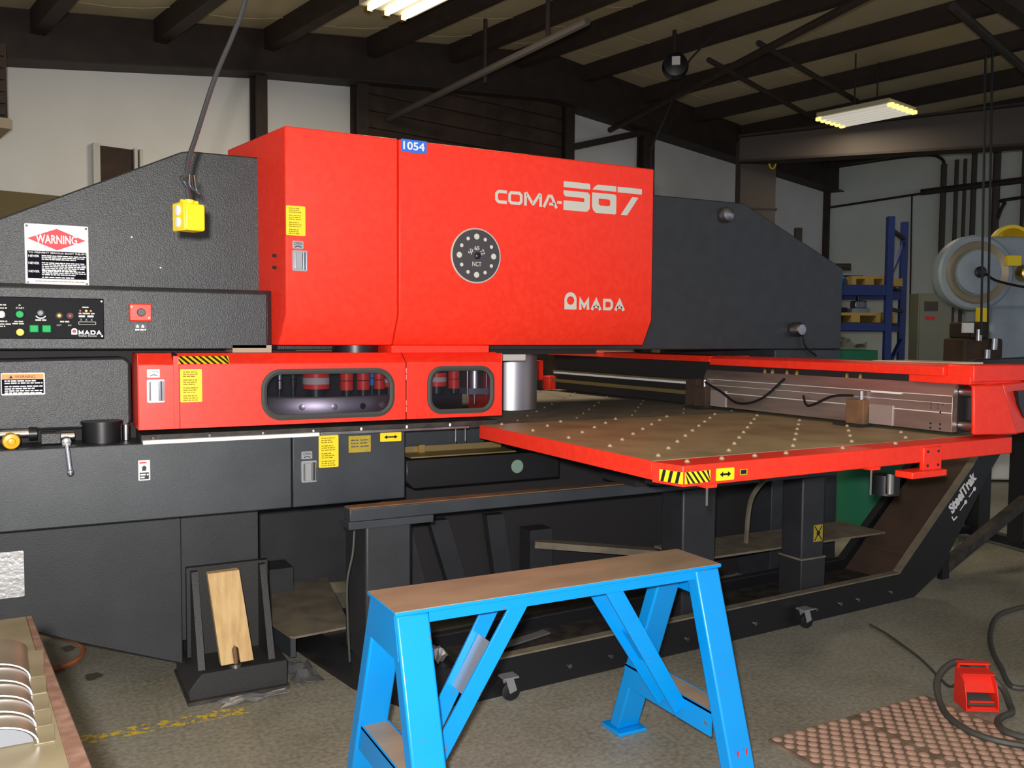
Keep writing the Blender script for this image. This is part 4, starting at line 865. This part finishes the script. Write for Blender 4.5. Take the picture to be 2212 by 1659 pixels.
MB().hexa([CV(2.50, .05, .20), CV(3.02, .05, .64), CV(3.02, .32, .64), CV(2.50, .32, .20), CV(2.50, .05, .215), CV(3.02, .05, .655), CV(3.02, .32, .655), CV(2.50, .32, .215)], 'door_brown').build('incline_cover', conv, smooth=False)
# tail with a step plate
mb = MB(); mb.prism([(.905, 3.68), (1.005, 3.11), (1.14, 2.79), (1.30, 2.80), (1.30, 3.6)], 'z', 0, .14, 'black'); mb.build('tail_box', conv, smooth=False)
MB().prism([(.72, 4.10), (.835, 3.36), (.85, 3.345), (1.08, 3.37), (1.20, 4.10)], 'z', .141, .15, 'dust').build('step_plate', conv, smooth=False)
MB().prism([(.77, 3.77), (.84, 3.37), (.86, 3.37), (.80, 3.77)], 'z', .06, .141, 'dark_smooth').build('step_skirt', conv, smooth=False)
for s in (.35, .55, .75, .95, 1.15, 1.35, 1.75, 1.92, 2.05, 2.3): 
    a = CV(s, -.001, .055); MB().cyl(a, a + Vector((0, -.005, 0)), .009, 'steel', n=8).build('bolt', f_side)
def caster(s, o):
    c = CV(s, o, .035); mb = MB(); mb.bar(c + Vector((-.03, 0, .055)), c + Vector((.03, 0, .055)), .05, .006, 'latch_grey'); mb.bar(c + Vector((-.004, .016, .052)), c + Vector((.012, .016, 0)), .003, .030, 'latch_grey', up=(1, 0, .2)); mb.bar(c + Vector((-.004, -.016, .052)), c + Vector((.012, -.016, 0)), .003, .030, 'latch_grey', up=(1, 0, .2))
    k = mb.build('caster', conv); MB().lathe(c + Vector((.006, -.012, 0)), (.15, 1, 0), [(.006, 0), (.022, .001), (.034, .004), (.034, .02), (.022, .023), (.006, .024)], 'black', 20).build('wheel', k)
caster(.05, -.045); caster(1.62, -.045)
# SteelTrak lettering climbing the incline
d = (CV(2.97, 0, .65) - CV(2.36, 0, .14)).normalized(); up_ = Vector((0, 0, 1)) - d*d.z; up_ = (up_ - Vector((0, 1, 0))*up_.y).normalized()
mb = MB(); o = CV(2.795, -.002, .395); mb.text('SteelTrak', o, .066, 'white', width=.275, ux=d, uz=up_, bold=.05); mb.build('lettering', f_side, smooth=False, normals=False, label='white slanting SteelTrak lettering')
mb = MB()
for a0 in (.06, .16): 
    q = o + d*a0 - up_*.028; mb.tube([q, q + d*.05], .0025, 'white', n=4, smooth=False); mb.lathe(q + d*.062, (0, -1, 0), [(.012, 0), (.012, .001)], 'white', 12)
mb.tube([o - d*.01 - up_*.005, o - d*.012 - up_*.03, o + d*.02 - up_*.035], .004, 'white', n=4, smooth=False); mb.build('lettering_flourish', f_side, smooth=False)
# stand
for x, yv, h in ((5.48, 3.65, .95), (5.36, 3.28, 1.0)): MB().box(x-.06, x+.06, yv-.05, yv+.05, .06, h, 'black').build('stand_leg', conv, smooth=False)
MB().bar((5.45, 3.75, .05), (5.34, 3.15, .05), .07, .05, 'black').build('stand_foot', conv, smooth=False); MB().bar((4.9, 3.72, .06), (5.48, 3.66, .06), .06, .05, 'black').build('stand_foot', conv, smooth=False)
MB().bar((4.38, 3.10, .06), (5.40, 3.24, .36), .055, .055, 'grime').build('stand_brace', conv, smooth=False)
MB().bar((4.36, 3.09, .0), (4.36, 3.09, .14), .03, .06, 'black', up=(1, 0, 0)).build('stand_bracket', conv, smooth=False)
a = Vector((5.05, 3.5, .03)); MB().lathe(a, (1, 0, .1), [(.008, 0), (.03, .003), (.03, .02), (.008, .024)], 'steel', 14).build('caster', conv)

MB().tube([(.965, 2.96, .63), (.955, 2.95, .55), (.935, 2.95, .45), (.94, 2.96, .30), (.95, 2.97, .16)], .004, 'cable', n=6).build('cable_loop', table)
MB().tube([(2.72, 2.6, .86), (2.78, 2.75, .74), (2.86, 2.9, .70), (2.95, 3.1, .55), (3.02, 3.2, .32)], .012, 'dust', n=6).build('coolant_hose', table)
RV0 = Vector((.881, -.473, 0)); ring = [Vector((9.17, 9.36, 3.80)) + RV0*.05*math.cos(k*PI/8) + Vector((0, 0, .11*math.sin(k*PI/8))) for k in range(17)]
tag(MB().tube(ring, .012, 'yellow_box', n=6, smooth=False).build('yellow_cord_loop'), 'small loop of yellow cord hung on the steel column', 'cord')

# ================================================================== blue sawhorse
sh = thing('steel_sawhorse', 'bright blue steel sawhorse with bare rusty top in the foreground', 'sawhorse', (1.25, 2.07, 0))
MB().box(.742, 1.762, 1.968, 2.172, .641, .650, 'blue').build('top_plate', sh, bevel=.001)
MB().box(.743, 1.761, 1.969, 2.171, .6495, .6515, 'rust').build('bare_top', sh, smooth=False)
MB().box(.835, 1.675, 1.978, 1.984, .612, .641, 'blue').build('apron', sh, bevel=.001); MB().box(.835, 1.675, 2.156, 2.162, .612, .641, 'blue').build('apron', sh, bevel=.001)
for xc_ in (.790, 1.714):
    for yt, yb_ in ((2.000, 1.800), (2.140, 2.378)):
        leg = MB(); w = .0435; dep = .026
        leg.hexa([(xc_-w, yb_-dep, .012), (xc_+w, yb_-dep, .012), (xc_+w, yb_+dep, .012), (xc_-w, yb_+dep, .012), (xc_-w, yt-dep, .641), (xc_+w, yt-dep, .641), (xc_+w, yt+dep, .641), (xc_-w, yt+dep, .641)], 'blue')
        lg = leg.build('leg', sh, bevel=.006); MB().box(xc_-.056, xc_+.056, yb_-.055, yb_+.055, 0, .012, 'blue').build('foot_pad', lg, bevel=.002)
        if xc_ > 1 and yt < 2.1:
            mk = MB()
            for dx in (-.012, .020): mk.hexa([(xc_+dx, 1.818, .135), (xc_+dx+.003, 1.818, .135), (xc_+dx+.003, 1.822, .135), (xc_+dx, 1.822, .135), (xc_+dx-.006, 1.8105, .165), (xc_+dx-.003, 1.8105, .165), (xc_+dx-.003, 1.815, .165), (xc_+dx-.006, 1.815, .165)], 'sign_red')
            mk.build('paint_mark', lg, smooth=False)
    # end gusset and low cross channel
    e = -1 if xc_ < 1 else 1; xg = xc_ + e*.0405
    MB().prism([(1.985, .640), (2.155, .640), (2.185, .535), (1.955, .535)], 'x', xg-.004, xg+.004, 'blue').build('end_gusset', sh, smooth=False)
    xi = xc_ - e*.005
    mb = MB(); mb.box(xi-.040, xi-.035, 1.895, 2.315, .178, .252, 'blue'); mb.box(xi+.035, xi+.040, 1.895, 2.315, .178, .252, 'blue'); mb.box(xi-.040, xi+.040, 1.895, 2.315, .245, .2515, 'rust'); mb.build('cross_channel', sh, smooth=False)
for xa, xb in ((1.098, .860), (1.380, 1.660)):
    for yv in (1.985, 2.105):
        yb2 = 2.02 if yv < 2 else 2.10
        b_ = MB(); d0 = Vector((xa, yv, .630)); d1 = Vector((xb, yb2, .215)); b_.bar(d0, d1, .008, .048, 'blue', up=(1, 0, .45 if xa < xb else -.45)); b_.build('diagonal_brace', sh, bevel=.001)
mb = MB(); a = Vector((1.030, 2.058, .515)); b = Vector((.955, 2.060, .385)); mb.bar(a, b, .076, .006, 'latch_grey', up=(.87, 0, -.48)); mb.build('grey_tag_plate', sh, smooth=False)
MB().bar((1.500, 2.056, .455), (1.565, 2.058, .36), .074, .006, 'blue', up=(.82, 0, .56)).build('brace_tie', sh, smooth=False)

# ================================================================== anti-fatigue mat
mt_ = thing('floor_mat', 'pinkish brown dimpled rubber floor mat at the lower right', 'mat', (2.46, 1.6, 0))
for i in range(2):
    for j in range(4): MB().box(2.072+i*.39, 2.072+i*.39+.386, 2.075-(j+1)*.30+.004, 2.075-j*.30, 0, .009, 'mat_base').build('mat_tile', mt_, smooth=False)
d0 = None; n_ind = 0; rest = MB()
for j in range(44):
    yv = 2.060 - j*.0265
    for i in range(15):
        x = 2.098 + i*.0515 + (.0258 if j % 2 else 0)
        if x > 2.838 or abs((x-2.072-.388)) < .012 or abs(((2.075-yv) % .30) - .30) < .006: continue
        if n_ind < 295:
            if d0 is None: d0 = MB().dome((x, yv, .009), .0172, .0075, 'mat_pink', 10, 3).build('dome', mt_)
            else: clone(d0, (x, yv, .009), mt_)
            n_ind += 1
        else: rest.dome((x, yv, .009), .0185, .008, 'mat_pink', 8, 2)
rest.build('dome_field', mt_, kind='stuff')

# ================================================================== foot pedal, hose and cables on the floor
fp = thing('foot_pedal', 'red guarded foot pedal switch standing beside the floor mat', 'foot pedal', (2.91, 1.90, 0))
RV = Vector((.881, -.473, 0)); BV = Vector((.473, .881, 0))
RP = (RV*.98 - BV*.05).normalized(); BP = Vector((-RP.y, RP.x, 0))
def FP(a, b, z): return Vector((2.915, 1.92, .012)) + RP*a*.84 + BP*b*.66 + Vector((0, 0, z*.9))
def lbox(f, a0, a1, b0, b1, z0, z1, mt, mb=None):
    mb = mb or MB(); return mb.hexa([f(a0, b0, z0), f(a1, b0, z0), f(a1, b1, z0), f(a0, b1, z0), f(a0, b0, z1), f(a1, b0, z1), f(a1, b1, z1), f(a0, b1, z1)], mt)
for a in (-.067, .063):
    pr = [(-.075, .0), (.075, .0), (.075, .13), (.02, .135), (-.045, .105), (-.068, .05)]; n = len(pr)
    vs = [FP(a, b, z) for b, z in pr] + [FP(a+.005, b, z) for b, z in pr]; MB().add(vs, [list(range(n)), list(range(n, 2*n))] + [[i, (i+1) % n, n+(i+1) % n, n+i] for i in range(n)], 'pedal_red').build('guard_side', fp, bevel=.001)
lbox(FP, -.066, .068, -.02, .078, .130, .136, 'pedal_red').build('guard_hood', fp, smooth=False)
lbox(FP, -.055, .075, .060, .10, .150, .158, 'pedal_red').build('carry_handle', fp, smooth=False); lbox(FP, -.055, -.049, .07, .09, .13, .152, 'pedal_red').build('handle_post', fp, smooth=False); lbox(FP, .066, .072, .07, .09, .13, .152, 'pedal_red').build('handle_post', fp, smooth=False)
MB().hexa([FP(-.062, -.03, .065), FP(.063, -.03, .065), FP(.063, -.024, .062), FP(-.062, -.024, .062), FP(-.062, .03, .128), FP(.063, .03, .128), FP(.063, .036, .125), FP(-.062, .036, .125)], 'pedal_red').build('guard_front', fp, smooth=False)
MB().hexa([FP(-.055, -.06, .02), FP(.055, -.06, .02), FP(.055, .05, .02), FP(-.055, .05, .02), FP(-.055, -.06, .03), FP(.055, -.06, .03), FP(.055, .05, .055), FP(-.055, .05, .055)], 'rubber').build('treadle', fp, bevel=.002)
for z, b in ((.034, -.058), (.014, -.07)): lbox(FP, -.05, .05, b-.006, b+.004, z, z+.006, 'pedal_red').build('tread_bar', fp, smooth=False)
lbox(FP, -.062, .063, -.07, .075, .0, .012, 'pedal_red').build('base_plate', fp, smooth=False)
tag(MB().tube([(4.3, 2.55, .014), (4.0, 2.53, .014), (3.73, 2.40, .014), (3.51, 2.25, .014), (3.34, 2.10, .014), (3.2, 1.96, .014), (3.35, 1.9, .014), (3.5, 1.8, .014)], .011, 'cable', n=8).build('floor_hose'), 'dark hose sweeping across the concrete from the right edge', 'hose')
tag(MB().tube([(2.95, 1.45, .022), (2.75, 1.64, .022), (2.69, 1.75, .022), (2.71, 1.86, .022), (2.78, 1.96, .026), (2.86, 2.035, .08), (2.96, 2.04, .125), (3.04, 1.995, .10), (3.075, 1.93, .05), (3.03, 1.87, .018), (2.97, 1.825, .016), (2.90, 1.815, .018), (2.84, 1.79, .020), (2.79, 1.72, .024), (2.85, 1.60, .024), (3.02, 1.45, .014)], .012, 'cable', n=8).build('pedal_hose'), 'dark hose looped around the red foot pedal on the mat', 'hose')
tag(MB().tube([(3.33, 2.72, .008), (3.30, 2.62, .008), (3.26, 2.53, .008), (3.16, 2.33, .008), (3.05, 2.165, .008), (3.0, 2.09, .010), (2.98, 2.05, .03), (2.955, 2.005, .09)], .0055, 'cable', n=6).build('pedal_cable'), 'thin black cable running from the conveyor to the foot pedal', 'cable')
tag(MB().tube([(-.25, 4.5, .010), (-.02, 4.33, .010), (.09, 4.15, .010), (.138, 4.0, .010), (.11, 3.87, .010), (.04, 3.81, .010), (-.1, 3.76, .010)], .010, 'orange_cable', n=6).build('orange_hose'), 'orange hose curling on the floor beside the side plate', 'hose')

# scraps on the floor and on the conveyor
def scrap(name, c, sx, sy, h, label, seed, mt='debris'):
    r = random.Random(seed); n = 7; vs = []; fs = []
    for i in range(n):
        for j in range(n): vs.append((c[0]+sx*(i/(n-1)-.5)*(1+.25*r.random()), c[1]+sy*(j/(n-1)-.5)*(1+.25*r.random()), c[2]+h*r.random()))
    for i in range(n-1):
        for j in range(n-1): fs.append([i*n+j, (i+1)*n+j, (i+1)*n+j+1, i*n+j+1])
    o = MB().add(vs, fs, mt).build(name, smooth=False); md = o.modifiers.new('solid', 'SOLIDIFY'); md.thickness = .0008; return tag(o, label, 'scrap')
scrap('foil_scrap', (.875, 3.33, .002), .10, .20, .022, 'crumpled shiny foil scrap on the floor right of the machine foot', 1)
scrap('foil_scrap', (.66, 3.18, .002), .20, .05, .016, 'crumpled shiny foil strip along the front of the machine foot', 2)
scrap('foil_scrap', (1.235, 2.88, .142), .075, .07, .05, 'bright crumpled foil lump on the low conveyor end', 3)
tag(MB().hexa([(1.50, 2.97, .095), (1.83, 3.06, .095), (1.82, 3.10, .095), (1.49, 3.01, .095), (1.50, 2.97, .101), (1.83, 3.06, .101), (1.82, 3.10, .103), (1.49, 3.01, .103)], 'debris').build('metal_offcut', smooth=False), 'flat bright metal offcut lying in the conveyor trough', 'scrap')

# ================================================================== hanging power drop
pd_ = thing('hanging_outlet_box', 'yellow outlet box hanging on a black cord before the dark frame', 'outlet box', (.372, 2.6, 1.60))
ro = Matrix.Rotation(math.radians(20), 3, 'Z')
def OB(x, y, z): return Vector((.374, 2.6, 1.602)) + ro @ Vector((x, y, 0)) + Vector((0, 0, z))
def obx(x0, x1, y0, y1, z0, z1, mt, mb=None): return lbox(lambda a, b, z: OB(a, b, z), x0, x1, y0, y1, z0, z1, mt, mb)
obx(-.026, .034, -.030, .030, 0, .074, 'yellow_box').build('box_body', pd_, bevel=.006)
cap = obx(-.031, -.025, -.033, .033, -.002, .076, 'yellow_box').build('face_plate', pd_, bevel=.004)
for z in (.054, .022): MB().lathe(OB(-.031, 0, z), ro @ Vector((-1, 0, 0)), [(.014, 0), (.014, .003), (.011, .004)], 'white', 18).build('socket', cap)
mb = MB(); mb.cyl(OB(.002, 0, .072), OB(.002, 0, .086), .013, 'yellow_box', n=14); mb.cyl(OB(-.022, 0, .079), OB(.026, 0, .079), .007, 'yellow_box', n=10); mb.build('strain_relief', pd_)
MB().tube([OB(.002, 0, .085), (.372, 2.6, 1.72), (.374, 2.6, 1.79), (.395, 2.6, 1.86), (.448, 2.6, 2.03), (.50, 2.6, 2.16), (.536, 2.6, 2.27), (.66, 2.6, 2.75), (.80, 2.6, 3.3), (.95, 2.6, 4.0)], .0068, 'grey_cord', n=8).build('cord', pd_)
mb = MB()
for k in range(6): mb.tube([(.358+.006*k, 2.592, 1.752+.004*(k % 2)), (.352+.008*k, 2.585, 1.742-.005*k), (.362+.008*k, 2.59, 1.725-.004*k)], .0022, 'chrome' if k % 2 else 'grey_cord', n=5)
mb.build('tie_wrap', pd_)

# ================================================================== bench with curved sheets, lower left
bn = thing('steel_bench', 'tan steel bench top with reddish rim in the lower left corner', 'bench', (-.4, 1.45, 0))
def bxr(y): return -.022 + (1.99-y)*.0985
MB().prism([(-1.0, 1.985), (bxr(1.99)-.012, 1.99), (bxr(.75)-.034, .75), (-1.0, .75)], 'z', .715, .750, 'bench_tan').build('bench_top', bn, smooth=False)
MB().prism([(bxr(1.99)-.012, 1.991), (bxr(1.99), 1.991), (bxr(.75), .75), (bxr(.75)-.034, .75)], 'z', .690, .7505, 'bench_rim').build('bench_rim', bn, bevel=.002)
for x in (-.95, -.10):
    for yv in (.85, 1.88): MB().box(x-.03, x+.03, yv-.03, yv+.03, 0, .715, 'grime').build('bench_leg', bn, smooth=False)
ys = [1.76, 1.622, 1.545, 1.478, 1.415, 1.355]
words_ = ['farthest', 'second farthest', 'middle', 'second nearest', 'nearest']
for k in range(5):
    ya, yb_ = ys[k], ys[k+1]; cxk = -.083 + .0030*k; r0 = .058; z0 = .753; n = 18; th_ = .0022
    def arch(y, dr): return [(cxk + (r0+dr)*math.cos(PI*i/n), y, z0 + (.030+dr)*math.sin(PI*i/n)) for i in range(n+1)]
    vs = arch(ya+.012, -.004) + arch(yb_, .002) + arch(ya+.012, -.004-th_) + arch(yb_, .002-th_); m_ = n+1; fs = []
    for i in range(n): fs += [[i, i+1, m_+i+1, m_+i], [2*m_+i, 2*m_+i+1, 3*m_+i+1, 3*m_+i]]
    mb = MB().add(vs, fs, 'sheet_metal')
    t = thing('curved_sheet', f'{words_[k]} of the five curved steel sheets nested on the tan bench', 'sheet metal', (cxk, (ya+yb_)/2, .751), 'curved sheets on the bench')
    mb.build('curved_body', t)
    fs = [[i, i+1, m_+i+1, m_+i] for i in range(n)]; MB().add(arch(yb_-.001, .0026) + arch(yb_-.001, .0004), fs, 'bright_edge').build('cut_edge', t, normals=False)
    MB().box(cxk+r0-.003, cxk+r0+.022, yb_, ya-.002, .7505, .7518 + (.0012 if k < 2 else 0), 'bench_tan').build('flange', t, smooth=False)
    if k == 4: MB().prism([(cxk + (r0-.004)*math.cos(PI*i/16), z0 - .002 + .026*math.sin(PI*i/16)) for i in range(17)], 'y', yb_+.012, yb_+.014, 'web_grey').build('end_web', t, smooth=False)

# ================================================================== background at the right
def rk(a, b, z): return Vector((8.53, 6.85, 0)) + RV*a + BV*b + Vector((0, 0, z))
rack = thing('pallet_rack', 'blue steel pallet rack beyond the carriage', 'rack', rk(-.5, .5, 0))
for a, b, h, mt in ((0, 0, 2.69, 'rack_blue'), (.60, 1.0, 2.76, 'rack_blue'), (-.98, .2, 2.58, 'iron'), (-.66, 1.2, 2.58, 'iron')): lbox(rk, a-.037, a+.037, b-.035, b+.035, 0, h, mt).build('upright', rack, smooth=False)
for z in (1.80, 1.40): lbox(rk, -1.6, 0, -.03, .03, z, z+.12 if z > 1.5 else z+.085, 'rack_blue').build('beam', rack, smooth=False); 
for z in (1.80, 1.40): MB().bar(rk(-1.1, 1.2, z+.05), rk(.6, 1.0, z+.05), .06, .11, 'rack_blue').build('beam', rack, smooth=False)
for z in (1.90, 1.475): MB().hexa([rk(-1.6, 0, z), rk(0, 0, z), rk(.6, 1, z), rk(-1.1, 1.2, z), rk(-1.6, 0, z+.02), rk(0, 0, z+.02), rk(.6, 1, z+.02), rk(-1.1, 1.2, z+.02)], 'iron').build('deck', rack, smooth=False)
for z0, z1 in ((2.55, 2.55), (2.0, 2.5), (1.65, 1.65), (.95, 1.3)): MB().bar(rk(.0, 0, z0), rk(.6, 1.0, z1), .04, .04, 'rack_blue' if z1 != z0 else 'iron').build('frame_brace', rack, smooth=False)
def pallet(a0, a1, b0, b1, z, label, h=.10):
    p_ = thing('pallet', label, 'pallet', rk((a0+a1)/2, (b0+b1)/2, z), 'pallets on the rack')
    for k in range(3): aa = a0 + (a1-a0)*k/2; w = .05; lbox(rk, max(a0, aa-w), min(a1, aa+w), b0, b1, z, z+h*.7, 'pallet').build('stringer', p_, smooth=False)
    for k in range(5): bb_ = b0 + (b1-b0)*k/5; lbox(rk, a0, a1, bb_, bb_+(b1-b0)*.15, z+h*.7, z+h, 'pallet').build('deck_board', p_, smooth=False)
pallet(-.40, .0, .05, .8, 1.921, 'yellow wooden pallet on the upper rack shelf left of the blue upright', .10); pallet(.08, .27, .25, .62, 1.921, 'yellow wooden pallet on the upper rack shelf right of the blue upright', .09)
pallet(-.63, -.06, .05, .7, 1.496, 'wooden pallet under the grey tool on the lower rack shelf', .11); pallet(.05, .2, .25, .6, 1.496, 'small wooden pallet at the right end of the lower rack shelf', .12)
tag(MB().lathe(rk(-.50, .2, 1.921), (0, 0, 1), [(.06, 0), (.08, .03), (.08, .08), (.05, .11)], 'bucket_blue', 16).build('blue_bucket'), 'small round blue bucket on the upper rack shelf', 'bucket')
t = thing('grey_tool_head', 'grey machine tool head sitting on the lower rack pallet', 'tool', rk(-.23, .3, 1.606))
lbox(rk, -.33, -.12, .2, .4, 1.606, 1.66, 'press_blue').build('base', t, smooth=False); lbox(rk, -.29, -.15, .22, .38, 1.66, 1.75, 'steel').build('body', t, bevel=.01); MB().cyl(rk(-.22, .3, 1.75), rk(-.22, .3, 1.80), .03, 'black', n=12).build('stud', t)
t = thing('black_air_tool', 'black long tool lying on the lower rack shelf', 'tool', rk(-.5, .3, 1.606))
MB().bar(rk(-.63, .3, 1.66), rk(-.36, .3, 1.645), .06, .05, 'black').build('barrel', t, smooth=False); lbox(rk, -.42, -.37, .27, .33, 1.606, 1.645, 'black').build('grip', t, smooth=False); lbox(rk, -.62, -.56, .27, .33, 1.606, 1.64, 'black').build('foot', t, smooth=False)
t = thing('dark_stock_heap', 'dark bundle of bar stock on top of the rack shelf', 'stock', rk(-.5, .6, 2.02))
r = random.Random(5)
for k in range(14): MB().bar(rk(-1.0+r.random()*.3, .85+r.random()*.25, 1.96+.02*k), rk(.1-r.random()*.6, .8+r.random()*.25, 1.96+.02*k), .05, .03, ['iron', 'matte_black', 'bin_green'][k % 3]).build('bar_stock', t, smooth=False)
t = scrap('plastic_bag_pile', rk(-.5, .2, 1.19), .55, .35, .14, 'pale plastic bags heaped under the lower rack shelf', 9, 'plastic_clear')
tag(lbox(rk, -.66, -.18, -.2, .4, 0, 1.18, 'bin_green').build('green_crate', bevel=.01), 'dark green steel crate below the rack behind the carriage', 'crate')
# mechanical press with flywheel
def mp(a, b, z): return Vector((7.542, 5.082, 0)) + RV*a + BV*b + Vector((0, 0, z))
fpz = 1.921
mpress = thing('flywheel_press', 'pale blue mechanical press with large spoked flywheel guard at the right edge', 'mechanical press', mp(.3, .4, 0))
lbox(mp, .10, .70, .12, .60, 1.60, 2.26, 'press_blue').build('crown', mpress, bevel=.03); lbox(mp, .18, .62, .12, .60, .15, 1.62, 'press_blue').build('frame', mpress, bevel=.03); lbox(mp, -.25, .6, .0, .6, .02, .95, 'cabinet_white').build('bed', mpress, bevel=.02)
MB().lathe(mp(0, .12, fpz), -BV, [(.335, -.10), (.345, -.06), (.345, .05), (.325, .07), (.30, .07)], 'press_blue', 40).build('wheel_guard', mpress)
fw = MB().lathe(mp(0, .10, fpz), -BV, [(.285, -.05), (.285, .055), (.275, .075), (.21, .052), (.20, .02), (.10, .02)], 'wheel_bronze', 40).build('flywheel', mpress)
MB().lathe(mp(0, .04, fpz), -BV, [(.200, 0), (.200, .035), (.18, .04)], 'press_blue', 36).build('wheel_disc', fw); MB().lathe(mp(0, .03, fpz), -BV, [(.052, 0), (.052, .05), (.03, .06)], 'black', 20).build('hub', fw)
MB().tube([mp(.02, -.06, fpz-.02), mp(.12, -.06, fpz-.08), mp(.35, -.05, fpz-.13), mp(.6, .05, fpz-.15)], .012, 'black', n=6).build('sensor_cable', mpress)
lbox(mp, .24, .36, -.02, .06, fpz+.06, fpz+.15, 'yellow').build('belt_guard', mpress, smooth=False); lbox(mp, .0, .10, .0, .05, 1.46, 1.60, 'yellow').build('belt_guard', mpress, smooth=False)
lbox(mp, -.17, .18, -.1, .3, .95, 1.32, 'door_brown').build('ram_slide', mpress, bevel=.02); lbox(mp, -.12, .04, -.12, .3, 1.32, 1.47, 'iron').build('ram_head', mpress, bevel=.02)
lbox(mp, -.20, -.11, -.14, -.10, 1.37, 1.46, 'white').build('notice', mpress, smooth=False)
for a, z in ((-.06, 1.30), (.02, 1.12), (.08, 1.22)): MB().cyl(mp(a, -.13, z), mp(a, -.13, z+.1), .03, 'steel', n=10).build('tie_rod', mpress)
MB().lathe(mp(.46, -.0, fpz), -BV, [(.08, -.12), (.08, .0), (.05, .02)], 'brass', 20).build('drive_pulley', mpress)
for a in (-.055, .005): MB().tube([mp(a, -.16, 1.35), mp(a-.01, -.16, 1.9), mp(a-.02, -.1, 3.9)], .011, 'black', n=6, smooth=False).build('drop_cable', mpress)
MB().lathe(mp(.42, .3, 2.18), -BV, [(.20, 0), (.20, .06), (.17, .06), (.17, 0)], 'yellow', 32).build('upper_pulley_guard', mpress)
# electrical cabinet and white cabinet
def ec_(a, b, z): return Vector((11.455, 8.668, 0)) + RV*a + BV*b + Vector((0, 0, z))
t = thing('electrical_cabinet', 'grey electrical cabinet behind the rack with a red sticker', 'cabinet', ec_(.24, .1, 0))
lbox(ec_, 0, .50, 0, .3, 0, 1.98, 'cabinet_grey').build('body', t, bevel=.01); dr = lbox(ec_, .02, .48, -.012, 0, .9, 1.95, 'cabinet_grey').build('door', t, bevel=.004); lbox(ec_, .08, .28, -.018, -.012, 1.72, 1.86, 'iron_lit').build('label_panel', dr, smooth=False); lbox(ec_, .10, .24, -.018, -.012, 1.59, 1.64, 'sign_red').build('sticker', dr, smooth=False)
t = thing('white_cabinet', 'off white low cabinet beyond the right end of the table', 'cabinet', (8.9, 5.45, 0))
MB().box(8.52, 9.4, 5.2, 5.75, 0, .98, 'cabinet_white').build('body', t, bevel=.01); MB().box(8.505, 8.52, 5.24, 5.71, .08, .94, 'cabinet_white').build('door', t, bevel=.004)
t = thing('green_bin', 'round green plastic bin on the floor behind the conveyor', 'bin', (5.06, 4.2, 0))
MB().lathe((5.06, 4.2, 0), (0, 0, 1), [(.10, 0), (.20, .03), (.225, .10), (.265, .56), (.255, .56), (.21, .08), (.05, .06)], 'bin_green', 32).build('shell', t); MB().lathe((5.06, 4.2, .55), (0, 0, 1), [(.262, 0), (.280, .005), (.280, .02), (.262, .025)], 'bin_green', 32).build('rim', t)
